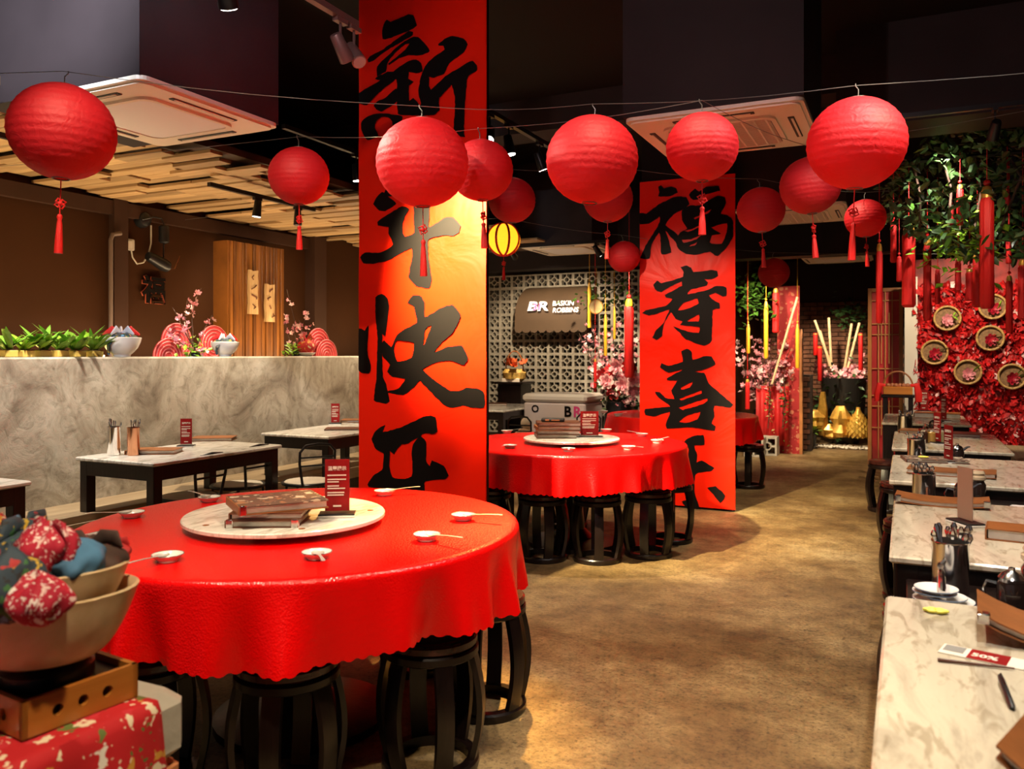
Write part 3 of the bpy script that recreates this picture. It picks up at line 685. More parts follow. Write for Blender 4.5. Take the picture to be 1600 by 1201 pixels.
# ------------------------------------------------------------------ paper lanterns
def lantern_proto(R, m_shade, tassel=True, ribs=17):
    o = thing('paper_lantern', '', 'lantern', (0, 0, 0), 0, 'red paper lanterns')
    b = MB(); prof = []; n = ribs*4
    for k in range(n+1):
        t = k/n; a = lerp(.16, PI-.16, t); r = R*math.sin(a); z = -R*.95*math.cos(a)
        r *= 1-.012*abs(math.sin(PI*t*ribs))
        prof.append((r, z))
    b.lathe(prof, 36, caps=False); b.build('shade', m_shade, o, smooth=1.2)
    b = MB(); rt = R*math.sin(.16)
    for z in (-R*.94, R*.94):
        b.tube([(rt*math.cos(2*PI*k/20), rt*math.sin(2*PI*k/20), z) for k in range(20)], .003, 6, closed=True)
    b.tube([(0, 0, R*.94), (0, 0, -R*.94)], .0016, 5); b.tube([(-rt, 0, R*.94), (rt, 0, R*.94)], .0016, 5)
    b.build('wire_frame', M_WIRE, o)
    b = MB(); b.tube([(0, 0, R*.94), (0, 0, R*.94+.035), (.012, 0, R*.94+.05), (.012, 0, R*.94+.06)], .0022, 6); b.build('hook', M_WIRE, o)
    if tassel:
        z = -R*.94; ts = MB(); k_ = R/.2
        ts.lathe([(.004, z-.30*k_), (.016, z-.30*k_), (.014, z-.24*k_), (.010, z-.18*k_), (.008, z-.165*k_), (.011, z-.155*k_), (.008, z-.145*k_), (.002, z-.142*k_)], 14)
        to = ts.build('tassel', M_TASS, o)
        c = MB(); c.tube([(0, 0, z+.01), (0, 0, z-.15*k_)], .0022, 6); c.build('cord', M_TASS, to)
        c = MB()
        for a in range(4):
            ca_, sa_ = math.cos(a*PI/2), math.sin(a*PI/2)
            c.tube([(0, 0, z-.10*k_+0), (.016*ca_, .003, z-.10*k_+.016*sa_), (.021*ca_-.007*sa_, .004, z-.10*k_+.021*sa_+.007*ca_), (.007*ca_-.016*sa_, -.002, z-.10*k_+.007*sa_+.016*ca_), (0, 0, z-.10*k_)], .0038, 6)
        c.ball((0, 0, z-.10*k_), .010, 8, 6); c.build('knot', M_TASS, to)
    return o
PL = [('A', 98, 206, .4, 156, 1, 'large red paper lantern at the far left, under the ceiling cassette'), ('B', 660, 254, .4, 145, 1, 'large red paper lantern covering the middle of the tall banner'),
 ('C', 925, 250, .4, 144, 0, 'large red paper lantern hanging alone between the two banners, without a tassel'), ('D', 1338, 224, .4, 149, 1, 'large red paper lantern with a lit upper right side, beside the leafy canopy'),
 ('E', 467, 275, .3, 94, 1, 'smaller red paper lantern left of the tall banner, before the plank ceiling'), ('F', 752, 266, .3, 100, 1, 'smaller red paper lantern at the right edge of the tall banner'),
 ('G', 1097, 230, .3, 112, 1, 'smaller red paper lantern before the right ceiling cassette, above the shorter banner'), ('H', 800, 313, .3, 74, 0, 'smaller red paper lantern just above the glowing yellow lantern'),
 ('I', 950, 310, .3, 78, 1, 'smaller red paper lantern half hidden below the large middle lantern'), ('J', 1266, 290, .3, 93, 1, 'smaller red paper lantern tucked behind the large lantern at the right'),
 ('K', 1189, 328, .3, 74, 1, 'smaller red paper lantern at the right shoulder of the shorter banner'), ('M', 1352, 341, .3, 62, 1, 'smaller red paper lantern touching the left edge of the leafy canopy'),
 ('N', 1209, 426, .3, 48, 0, 'tiny-looking red paper lantern above the pink blossoms at the back'), ('O', 975, 401, .3, 51, 0, 'small red paper lantern at the left edge of the shorter banner')]
big = lantern_proto(.2, M_PAPER); bigN = None; sml = lantern_proto(.15, M_PAPER); used = set(); LP = {}
def strip(root):
    for ch in list(root.children):
        if ch.name.startswith('tassel'):
            for g in list(ch.children): bpy.data.objects.remove(g)
            bpy.data.objects.remove(ch)
for (k, u, v, D, px, ts, lab) in PL:
    p = gd(u, v, D*F_PX/px); LP[k] = p; src = big if D == .4 else sml
    if id(src) not in used:
        o = src; o.location = p; o['label'] = lab; used.add(id(src)); o.rotation_euler = (0, 0, random.uniform(0, 6))
    else:
        o = dup(src, p, random.uniform(0, 6), lab)
    if not ts: strip(o)
    o.rotation_euler = (random.uniform(-.07, .07), random.uniform(-.07, .07), o.rotation_euler.z)
m_glow = mat('glowing_yellow_paper', (1.0, .42, .015), .6, emis=1.5)
p = gd(787, 374, .3*F_PX/52); LP['P'] = p
lo = lantern_proto(.15, m_glow); lo.location = p; lo['label'] = 'glowing yellow lantern with red stripes beside the tall banner'; lo['group'] = 'glowing lanterns'
b = MB()
for k in range(8):
    a = 2*PI*k/8; b.tube([(.152*math.sin(t)*math.cos(a), .152*math.sin(t)*math.sin(a), -.145*math.cos(t)) for t in [lerp(.16, PI-.16, i/10) for i in range(11)]], .011, 6)
b.build('stripe', M_TASS, lo)
b = MB(); b.lathe([(.05, .135), (.075, .12), (.07, .10)], 16, caps=False); b.lathe([(.02, .143), (.07, .12)], 16, caps=False); b.build('cap', M_TASS, lo)
# wires the lanterns hang from
def wire(label, pts):
    P = []
    for i in range(len(pts)-1):
        a, c = Vector(pts[i]), Vector(pts[i+1])
        for t in range(6): q = a.lerp(c, t/6); q.z -= .02*math.sin(PI*t/6); P.append(q)
    P.append(Vector(pts[-1])); b = MB(); o0 = P[0]
    b.tube([p-o0 for p in P], .0015, 5); tag(b.build('hanging_wire', M_WIRE, None, o0), label, 'wire', 'lantern wires')
T = lambda k, R: LP[k]+Vector((0, 0, R*.94+.055))
wire('thin wire carrying the four large lanterns across the room', [(-6.15, 1.1, 2.62), T('A', .2), T('B', .2), T('C', .2), T('D', .2), (1.38, 4.35, 2.66)])
wire('thin wire carrying the smaller lanterns just behind the large ones', [(-6.15, 3.1, 2.60), T('E', .15), T('F', .15), T('G', .15), T('J', .15), (1.38, 4.6, 2.66)])
wire('thin wire carrying small lanterns behind the tall banner', [(-6.1, 5.6, 2.66), T('H', .15), T('I', .15), T('K', .15), T('M', .15), (1.38, 7.0, 2.7)])
wire('thin wire near the back carrying the glowing lantern', [(-6.1, 7.0, 2.75), T('P', .15), T('O', .15), T('N', .15), (1.3, 10.4, 2.5)])

# ------------------------------------------------------------------ ceiling cassettes
def rrect(hx, hy, r, n=5):
    P = []
    for sx, sy, a0 in ((1, 1, 0), (-1, 1, PI/2), (-1, -1, PI), (1, -1, 1.5*PI)):
        for k in range(n+1):
            a = a0+PI/2*k/n; P.append((sx*(hx-r)+r*math.cos(a), sy*(hy-r)+r*math.sin(a)))
    return P
def cassette(label, x, y, z, slats, s=.475):
    t = thing('ceiling_cassette', label, 'air conditioner', (x, y, z), 0, 'ceiling cassettes'); e = Vector((0, 0, -1))
    b = MB(); fn = lambda h: (lambda X, Y: Vector((X, Y, h)))
    b.poly([rrect(s, s, .05)], fn(-.0), (0, 0, .02)); b.poly([rrect(s-.02, s-.02, .05)], fn(-.012), (0, 0, .02)); b.build('panel', M_ACW, t, smooth=0)
    b = MB(); b.poly([rrect(.31, .31, .07), rrect(.285, .285, .06)[::-1]], fn(-.026), (0, 0, .016)); b.build('rim', M_ACW, t, smooth=0)
    b = MB(); b.box((0, 0, -.017), (.57, .57, .008)); g = b.build('grille', M_SLOT if slats else M_ACG, t, smooth=0)
    if slats:
        sb = MB(); sb.box((0, 0, -.023), (.56, .007, .006)); sm = sb.mesh('grille_bar', M_ACW, 0)
        for k in range(26): inst('grille_bar', sm, g, (0, -.275+k*.022, 0))
        sb = MB(); sb.box((0, 0, -.024), (.008, .56, .006)); sm = sb.mesh('grille_bar', M_ACW, 0)
        for k in range(9): inst('grille_bar', sm, g, (-.26+k*.065, 0, 0))
    sl = MB(); sl.box((0, 0, -.014), (.44, .034, .006), ch=.002); sm = sl.mesh('air_slot', M_SLOT, 0)
    for k in range(4):
        a = k*PI/2; inst('air_slot', sm, t, (.385*math.cos(a), .385*math.sin(a), 0), (0, 0, a+PI/2))
    fl = MB(); fl.box((0, 0, -.019), (.40, .012, .004)); sm = fl.mesh('air_flap', M_ACW, 0)
    for k in range(4):
        a = k*PI/2; inst('air_flap', sm, t, (.39*math.cos(a), .39*math.sin(a), 0), (0, 0, a+PI/2))
cassette('cream ceiling cassette with a plain panel at upper left, above the plank ceiling edge', -3.72, 3.19, 2.70, False)
cassette('cream ceiling cassette with a slatted grille, behind the upper right lanterns', -.95, 4.88, 2.70, True)
cassette('far cream ceiling cassette above the shop awning sign', -3.775, 9.475, 2.70, False)
cassette('far cream ceiling cassette behind the small lanterns right of the shorter banner', -.945, 8.08, 2.70, True)
cassette('farthest thin-looking ceiling cassette above the back alcove', -.85, 12.0, 2.70, False, .44)

# ------------------------------------------------------------------ track lights
def track(label, p0, p1, heads, m=M_BMETAL, drop=.05):
    p0, p1 = Vector(p0), Vector(p1); t = thing('track_light', label, 'track light', p0, 0, 'ceiling track lights')
    d = p1-p0; b = MB(); L = d.length; mid = d/2
    b.box(mid, (L, .034, .03), rz=math.atan2(d.y, d.x)); b.build('track', m, t, smooth=0)
    for (f, aim, lit) in heads:
        base = d*f; hd = base+Vector((0, 0, -.09-drop)); ax = (Vector(aim)-(p0+hd)).normalized()
        b = MB(); b.box(base+Vector((0, 0, -.025)), (.03, .08, .022)); b.tube([base+Vector((0, 0, -.03)), hd], .007, 6); s = b.build('stem', m, t)
        b = MB(); b.tube([hd-ax*.055, hd-ax*.05, hd+ax*.07, hd+ax*.075], [.024, .028, .036, .036], 14); h = b.build('spot_head', m, t)
        b = MB(); b.tube([hd+ax*.0752, hd+ax*.078], .031, 14); b.build('lens', M_BULB if lit else mat('dark_lens', (.3, .3, .3), .2), h)
track('black track at the top, with one spot head in front of the tall banner', (-2.38, 2.35, 2.98), (-2.38, 3.22, 2.98), [(.86, (-2.3, 4.15, 1.6), 0), (.98, (-1.88, 3.0, 2.2), 0)], mat('rosy_metal', (.20, .12, .11), .4, metal=.4))
track('black track with one spot head left of the tall banner', (-3.82, 4.35, 2.95), (-3.82, 6.3, 2.95), [(.42, (-3.6, 5.4, 0), 1), (.8, (-4.4, 6.2, .75), 0)])
track('black track with two lit spot heads and one added head right of the tall banner', (-2.4, 4.62, 2.95), (-2.4, 6.6, 2.95), [(.02, (-1.75, 2.9, .75), 1), (.16, (-2.0, 5.0, .75), 1), (.42, (-1.9, 6.2, .75), 1)])  # first head is added; the table spot shines from a point beside it
track('short black track with two spot heads under the plank ceiling', (-4.66, 4.5, 2.66), (-4.66, 5.7, 2.66), [(.42, (-4.9, 5.0, .9), 1), (.82, (-4.6, 5.4, 0), 0)], drop=.0)
track('black track with a bright spot head at far left under the plank ceiling', (-4.7, 2.3, 2.66), (-4.7, 3.6, 2.66), [(.75, (-4.2, 2.5, 1.3), 1)], drop=.0)
track('black track across the upper right with one spot head above the leafy canopy', (-.25, 5.92, 2.95), (1.38, 5.92, 2.95), [(.46, (.35, 7.0, 2.0), 1)])
track('black track near the back beneath the glowing lantern', (-4.3, 8.7, 2.66), (-3.0, 8.7, 2.66), [(.1, (-4.4, 11, 1.6), 1), (.9, (-2.6, 10, 1.2), 1)], drop=.0)

q_ = gd(352, -22, 2.9)
track('short black track at the top left edge of the picture with one lit head', (q_.x, q_.y-.5, q_.z+.14), (q_.x, q_.y+.12, q_.z+.14), [(.8, (q_.x-.6, q_.y+1.2, 1.0), 1)])
# ------------------------------------------------------------------ bistro chairs by the banquette tables
def chair(label, loc, rz, first=[None]):
    if first[0]: return dup(first[0], loc, rz, label)
    t = thing('bistro_chair', label, 'chair', loc, rz, 'black wire bistro chairs'); first[0] = t
    b = MB(); b.lathe([(.001, .448), (.165, .448), (.172, .454), (.172, .464), (.165, .470), (.001, .470)], 32); b.build('seat', mat('cream_seat', (.62, .56, .46), .5, var=.1), t)
    b = MB(); b.tube([(.183*math.cos(2*PI*k/28), .183*math.sin(2*PI*k/28), .456) for k in range(28)], .012, 8, closed=True); b.build('seat_ring', M_BMETAL, t)
    for k in range(4):
        a = PI/4+k*PI/2; b = MB(); b.tube([(.17*math.cos(a), .17*math.sin(a), .45), (.20*math.cos(a), .20*math.sin(a), .01), (.20*math.cos(a), .20*math.sin(a), 0)], .009, 8); b.build('leg', M_BMETAL, t)
    b = MB(); b.tube([(.19*math.cos(2*PI*k/24), .19*math.sin(2*PI*k/24), .14) for k in range(24)], .006, 6, closed=True); b.build('stretcher_ring', M_BMETAL, t)
    b = MB(); b.tube([(-.17, -.10, .45), (-.19, -.13, .62), (-.20, -.13, .70), (-.20, -.09, .745), (-.20, 0, .755), (-.20, .09, .745), (-.20, .13, .70), (-.19, .13, .62), (-.17, .10, .45)], .010, 8); b.build('back_loop', M_BMETAL, t)
    for z in (.60, .66):
        b = MB(); b.tube([(-.19, -.13, z), (-.195, 0, z), (-.19, .13, z)], .007, 6); b.build('back_rail', M_BMETAL, t)
    return t
c1 = gz(372, 757, .46); c2 = gz(296, 775, .46)
chair('black wire chair with a round cream seat, by the canister table', (c1.x, c1.y, 0), PI)
chair('black wire chair with a round cream seat, partly hidden behind the nearest red cloth', (c2.x, c2.y, 0), PI)
chair('black wire chair standing between the canister table and the table behind it', (-3.98, 4.80, 0), 2.6)
chair('black wire chair beside the half-hidden banquette table, at the banner edge', (-3.85, 5.75, 0), PI)
chair('black wire chair at the end of the dark table near the chest freezer', (-3.98, 9.45, 0), PI)
chair('black wire chair with a curved back beside the freezer', (gy(912, 640, 8.2).x, 8.25, 0), -1.4)

# ------------------------------------------------------------------ menus, card stands, dishes, cutlery
def folder(name, label, loc, rz, w=.30, d=.22, th=.03, m=None, curl=0, clips=(), face=None, group='leather menu folders', tilt=0):
    m = m or M_LEATH
    t = thing(name, label, 'menu', loc, rz, group)
    if tilt: t.rotation_euler = (0, tilt, rz)
    def sheet(z, hw, hd, thk, mm, nm, c):
        b = MB(); n = 10; vs = []
        for lv in (0, 1):
            for i in range(n+1):
                x = -hw+2*hw*i/n; zz = z+lv*thk+c*abs(x/hw)**2.2
                vs += [(x, -hd, zz), (x, hd, zz)]
        o = 2*(n+1); fs = []
        for i in range(n):
            k = 2*i; fs += [(k, k+1, k+3, k+2), (o+k, o+k+2, o+k+3, o+k+1), (k, k+2, o+k+2, o+k), (k+1, o+k+1, o+k+3, k+3)]
        fs += [(0, o, o+1, 1), (2*n, 2*n+1, o+2*n+1, o+2*n)]
        b.add(vs, fs); return b.build(nm, mm, t, smooth=.5)
    sheet(0, w/2, d/2, .004, m, 'back_cover', curl); sheet(.0045, w/2-.006, d/2-.008, th-.009, M_PAGE, 'pages', curl)
    sheet(th-.004, w/2, d/2, .004, m if face is None else face, 'front_cover', curl*1.05)
    b = MB(); b.box((-w/2-.001, 0, th/2), (.006, d, th), ch=.001)
    if not curl: b.build('spine', m, t)
    for (sx, sy) in clips:
        b = MB(); b.box((sx*(w/2-.012), sy*(d/2-.012), th/2+curl*.9), (.026, .028, th+.006), ch=.003); b.build('corner_clip', M_STEEL, t)
    return t
def cardstand(label, loc, rz, h=.2, w=.1, back=None, lines=True):
    t = thing('menu_card_stand', label, 'card stand', loc, rz, 'clear menu card stands')
    b = MB(); b.box((0, 0, .004), (w*1.35, .075, .008), ch=.001); b.build('base', M_WHITE, t)
    b = MB(); b.box((0, 0, .011), (w*1.33, .073, .006), ch=.001); b.build('base_pad', M_BMETAL, t)
    b = MB(); b.box((0, 0, .014+h/2), (w, .009, h), ch=.001); b.build('holder', M_ACRYL, t)
    b = MB(); b.box((0, 0, .014+h/2), (w*.9, .003, h*.94)); c = b.build('card', M_REDC if back is None else back, t, smooth=0)
    if lines:
        b = MB(); rg = random.Random(2); z = .014+h*.68
        for k in range(7):
            ww = w*rg.uniform(.4, .7); b.box((-w*.36+ww/2, -.0028, z), (ww, .0008, h*.022)); z -= h*(.045 if k % 2 else .075)
        b.box((0, -.0028, .014+h*.12), (w*.3, .0008, h*.03)); b.build('printed_lines', M_CREAM, c, smooth=0)
        me = text_mesh('温馨提示', w*.17, M_CREAM, .02, 0, .0004)
        inst('printed_title', me, c, (0, -.003, .014+h*.8), (PI/2, 0, 0))
    return t
D0 = [None]; S0 = [None]
def dish(label, p, z, s=1.0):
    if D0[0] is None:
        t = thing('sauce_dish', label, 'dish', (p[0], p[1], z), 0, 'white sauce dishes'); D0[0] = t
        b = MB(); b.lathe([(.001, .003), (.026, .003), (.028, 0), (.031, 0), (.034, .006), (.046, .021), (.0475, .022), (.0485, .021), (.036, .008), (.030, .0065), (.001, .0065)], 24); b.build('bowl', M_WHITE, t)
        b = MB(); b.lathe([(.0465, .0225), (.048, .0232), (.0490, .0215), (.0478, .0212)], 24, caps=False); b.build('rim', mat('grey_glaze', (.16, .15, .15), .25), t)
        return t
    return dup(D0[0], (p[0], p[1], z), random.uniform(0, 6), label, sc=s)
def spoon(label, p, z, rz, s=1.0):
    if S0[0] is None:
        t = thing('soup_spoon', label, 'spoon', (p[0], p[1], z), rz, 'steel spoons'); S0[0] = t
        b = MB(); n = 8; vs = []; fs = []
        st_ = [(-.0, .004), (.006, .014), (.018, .020), (.032, .021), (.045, .015), (.054, .007), (.062, .0045), (.10, .0045), (.145, .0055), (.16, .0065), (.165, .003)]
        for lv in (0, 1):
            for (x, hw) in st_:
                dz = -.009*max(0, 1-((x-.026)/.028)**2) if x < .055 else .010*(x-.055)/.11-.004*max(0, (x-.12)/.05)
                for k in range(5):
                    f = -1+k/2; vs.append((x, hw*f, .0235+dz*(1-f*f*.9 if x < .055 else 1)+lv*.0014))
        m = len(st_)
        for lv in (0, 1):
            for i in range(m-1):
                for k in range(4):
                    a = lv*m*5+i*5+k; fs.append((a, a+1, a+6, a+5) if lv else (a, a+5, a+6, a+1))
        b.add(vs, fs); o = b.build('spoon_body', mat('satin_steel', (.85, .83, .80), .38, metal=.7), t, smooth=1.2); o.name = 'bowl_and_handle'
        return t
    return dup(S0[0], (p[0], p[1], z), rz, label, sc=s)
T1N, T2N, T3N = 'nearest round table', 'second round table', 'farthest round table'
Zc = .7535
def setting(u, v, rz, where, with_spoon=True):
    p = gz(u, v, Zc+.012)
    dish('white sauce dish '+where, p, Zc)
    if with_spoon: spoon('steel spoon on dish '+where, (p.x, p.y), Zc+.0005, rz)
def toward(u0, v0, u1, v1):
    a, c = gz(u0, v0, Zc), gz(u1, v1, Zc); return math.atan2(c.y-a.y, c.x-a.x)
for (u, v, u2, v2, wh) in ((206, 803, 150, 808, 'at the far left of the nearest round table'), (160, 838, 120, 842, 'at the left of the nearest round table, behind the foreground bowl'), (262, 870, 205, 888, 'at the front left of the nearest round table'),
  (495, 866, 508, 890, 'at the front edge of the nearest round table'), (667, 838, 730, 850, 'at the front right of the nearest round table'), (724, 807, 785, 812, 'at the right side of the nearest round table'),
  (601, 769, 660, 766, 'at the back of the nearest round table, before the banner'), (327, 779, 300, 774, 'at the back left of the nearest round table, behind the menus')):
    setting(u, v, toward(u, v, u2, v2), wh)
for (u, v, u2, v2, wh) in ((792, 674, 812, 673, 'at the left back of the second round table'), (797, 697, 782, 702, 'at the front left of the second round table'), (888, 702, 890, 711, 'at the front edge of the second round table'),
  (982, 699, 1012, 704, 'at the front right of the second round table'), (1027, 689, 1040, 687, 'at the right end of the second round table'), (1003, 679, 985, 677, 'at the back right of the second round table'), (947, 672, 930, 674, 'at the back of the second round table')):
    setting(u, v, toward(u, v, u2, v2), wh)
for (u, v, u2, v2, wh) in ((943, 643, 930, 645, 'at the left of the farthest round table'), (966, 648, 985, 646, 'at the front of the farthest round table')):
    setting(u, v, toward(u, v, u2, v2), wh)
# lazy susan of the nearest table
ZL = .753+.0405
p = gz(412, 818, ZL); folder('leather_menu', 'brown leather menu, lowest of the stack on the nearest lazy susan', (p.x, p.y+.03, ZL), A+.02, .25, .20, .026, M_LEATHD, clips=((-1, -1), (1, -1)))
folder('leather_menu', 'brown leather menu in the middle of the stack on the nearest lazy susan', (p.x+.005, p.y+.04, ZL+.0268), A+.06, .25, .20, .024, M_LEATHD)
folder('leather_menu', 'large printed menu on top of the stack on the nearest lazy susan', (p.x+.0, p.y+.07, ZL+.0515), A+.50, .31, .25, .03, M_LEATH, face=M_PRINT, clips=((-1, -1),))
p = gz(527, 806, ZL); cardstand('red notice card in a clear stand on the nearest lazy susan', (p.x, p.y, ZL), A+.12, .205, .1)
# lazy susan of the second table
p = gz(868, 683, ZL)
for k, (dx, r, m, lab) in enumerate(((0, .05, M_LEATHD, 'brown leather menu, lowest of the pile on the second lazy susan'), (.005, .0, M_LEATHD, 'brown leather menu, second from the bottom on the second lazy susan'), (0, .08, M_LEATH, 'brown leather menu, third from the bottom on the second lazy susan'), (.01, .03, M_LEATHD, 'brown leather menu, topmost of the pile on the second lazy susan'))):
    folder('leather_menu', lab, (p.x+dx, p.y+.03, ZL+k*.0285), A+r, .31, .23, .028, m)
t = thing('bill_folder', 'small black bill folder on top of the second menu pile', 'bill folder', (p.x-.02, p.y, ZL+.115), A-.1)
b = MB(); b.box((0, 0, .012), (.17, .09, .022), ch=.005); b.build('cover', mat('black_leather', (.015, .014, .014), .4), t)
b = MB(); b.box((-.04, -.0455, .013), (.028, .001, .012)); b.box((.02, -.0455, .012), (.06, .001, .008)); b.build('print', mat('orange_print', (.6, .2, .08), .5), t, smooth=0)
p = gz(921, 684, ZL); cardstand('red notice card in a clear stand on the second lazy susan', (p.x, p.y, ZL), A+.02, .185, .145)
# ------------------------------------------------------------------ things on the banquette tables
ZT = .7505
def canister(label, loc, m, r=.036, h=.15, full=True, group='cutlery canisters'):
    t = thing('cutlery_canister', label, 'cutlery holder', loc, 0, group)
    b = MB(); b.lathe([(r-.002, 0), (r, .003), (r, h-.008), (r+.002, h-.004), (r+.0015, h), (r-.002, h), (r-.003, .006), (.001, .006)], 24); b.build('cup', m, t)
    rg = random.Random(int(loc[0]*1000)+int(loc[1]*77))
    for k in range(15 if r > .045 else 8):
        a = rg.uniform(0, 6.28); q = r*.72*rg.random()**.5; x, y = q*math.cos(a), q*math.sin(a); dx, dy = .6*x, .6*y
        b = MB(); hh = h+rg.uniform(.012, .04)
        b.tube([(x*.4, y*.4, .01), (x+dx*.5, y+dy*.5, hh-.03), (x+dx*.7, y+dy*.7, hh-.022), (x+dx, y+dy, hh), (x+dx*1.1, y+dy*1.1, hh+.012)], [.003, .003, .005, .0095, .004], 6, flat=(1, .45)); b.build('spoon', M_STEEL, t)
    return t
p = gz(178, 711, ZT); canister('silver steel cutlery canister on the second banquette table', (p.x, p.y, ZT), M_STEEL, .040, .185)
p = gz(190, 712, ZT); canister('copper-toned cutlery canister on the second banquette table', (p.x+.035, p.y+.06, ZT), M_COPPER, .038, .18)
p = gz(238, 708, ZT); folder('leather_menu', 'tan leather menu lying at the front of the canister table', (p.x, p.y+.02, ZT), A+.08, .31, .19, .028)
p = gz(335, 687, ZT); folder('leather_menu', 'tan leather menu at the far end of the canister table', (p.x, p.y, ZT), A+.12, .3, .2, .024)
p = gz(291, 698, ZT); cardstand('red notice card in a clear stand on the canister table', (p.x, p.y, ZT), A+.15, .19, .085)
p = gz(524, 663, ZT); cardstand('red notice card in a clear stand on the table half hidden by the banner', (p.x, p.y, ZT), A+.1, .185, .085)
p = gz(535, 671, ZT); folder('leather_menu', 'thin dark menu lying on the table half hidden by the banner', (p.x, p.y+.02, ZT), A+.1, .30, .2, .014, M_LEATHD)
p = gz(553, 659, ZT); folder('leather_menu', 'tan leather menu touching the left edge of the tall banner', (p.x, p.y+.05, ZT), A+.05, .28, .2, .022)
p = gz(805, 628, ZT); cardstand('red notice card on the dark table near the freezer', (p.x, p.y, ZT), A, .19, .055)
p = gz(775, 633, ZT); folder('leather_menu', 'brown leather menu on the dark table near the freezer', (p.x, p.y, ZT), A, .28, .2, .03, M_LEATHD)
p = gz(790, 628, ZT); folder('leather_menu', 'second leather menu at the back of the dark table near the freezer', (p.x+.02, p.y+.32, ZT), A, .28, .2, .03, M_LEATHD)
# ------------------------------------------------------------------ things on the right row of tables
# nearest table
p = gz(1560, 968, ZT); folder('leather_menu', 'wide tan leather menu standing open on the nearest marble table', (.36, 2.20, ZT), -.06, .42, .2, .02, M_LEATH, curl=.05, clips=((-1, -1),), tilt=0)
p = gz(1535, 1026, ZT); t = thing('discount_leaflet', 'red and white leaflet lying on the nearest marble table', 'leaflet', (p.x, p.y, ZT), -.25)
b = MB(); b.box((0, 0, .001), (.16, .065, .002)); b.build('paper', M_CREAM, t, smooth=0)
b = MB(); b.box((.012, 0, .0024), (.075, .064, .0006)); rp = b.build('red_panel', M_REDC, t, smooth=0)
inst('lettering', text_mesh('50%', .030, M_CREAM, .03, 0, .0003), rp, (.005, -.006, .0032), (0, 0, 0))
b = MB(); b.box((-.055, .008, .0024), (.04, .04, .0006)); b.build('photo_panel', mat('grey_print', (.25, .24, .22), .5), t, smooth=0)
def chopstick(label, a, c, r0=.004, m=None):
    a, c = Vector(a), Vector(c); b = MB(); b.tube([(0, 0, r0), c-a+Vector((0, 0, r0))], [r0, r0*.55], 8); tag(b.build('chopstick', m or M_LEATHD, None, a), label, 'chopstick')
chopstick('thin dark chopstick lying in front of the leaflet on the nearest marble table', gz(1465, 1033, ZT), gz(1585, 1047, ZT))
def pen(label, a, c):
    a, c = Vector(a), Vector(c); d = (c-a).normalized(); L = (c-a).length
    t = thing('pen', label, 'pen', a)
    b = MB(); b.tube([d*.004, d*.012, d*(L-.02), d*L], [.002, .006, .006, .005], 10); b.build('barrel', M_BMETAL, t)
    b = MB(); b.tube([d*(L*.62)+Vector((0, 0, .007)), d*(L-.004)+Vector((0, 0, .008))], .0016, 6); b.build('clip', M_STEEL, t)
pen('black pen leaning at the right of the nearest marble table', gz(1583, 1112, ZT)+Vector((0, 0, .004)), gz(1563, 1066, ZT+.0)+Vector((0, 0, .012)))
folder('leather_menu', 'tan leather menu at the bottom right corner of the picture', (.285, 1.47, ZT), -.35, .27, .22, .02, M_LEATH, curl=.045)
p = gz(1462, 957, ZT); t = thing('yellow_flower', 'small crumpled yellow flower on the nearest marble table', 'flower', (p.x, p.y, ZT))
for k in range(6):
    b = MB(); a = k*1.05; b.ball((.018*math.cos(a), .010*math.sin(a), .006), .010, 7, 5, (1.3, .8, .55)); b.build('petal', mat('yellow_petal', (.75, .68, .08), .5), t)
# second table
p = gz(1472, 790, ZT); folder('leather_menu', 'wide tan leather menu with curled silver-clipped ends on the second marble table', (p.x, p.y+.04, ZT), -.05, .36, .16, .022, M_LEATH, curl=.014, clips=((-1, -1), (1, -1)))
p = gz(1508, 819, ZT); cardstand('menu card stand seen from its plain back on the second marble table', (p.x, p.y, ZT), 2.1, .21, .1, back=mat('card_back', (.33, .2, .14), .4), lines=False)
folder('leather_menu', 'tan leather menu at the right picture edge on the second marble table', (.43, 3.36, ZT), -.12, .34, .15, .04, M_LEATH)
# third table
p = gz(1487, 743, ZT); folder('leather_menu', 'flat tan leather menu at the front of the third marble table', (p.x, p.y+.05, ZT), -.1, .42, .2, .024, M_LEATH, curl=.006)
p = gz(1460, 720, ZT); folder('leather_menu', 'printed menu under the yellow flower on the third marble table', (p.x, p.y, ZT), .15, .34, .22, .018, M_LEATHD, face=M_PRINT)
t = thing('yellow_flower', 'small yellow flower lying on the printed menu of the third marble table', 'flower', (p.x-.06, p.y-.02, ZT+.018))
for k in range(6):
    b = MB(); a = k*1.05; b.ball((.016*math.cos(a), .012*math.sin(a), .006), .011, 7, 5, (1.3, .8, .55)); b.build('petal', MATS['yellow_petal'], t)
p = gz(1482, 722, ZT); cardstand('red menu card stand on the third marble table', (p.x, p.y, ZT), -1.09, .215, .1)
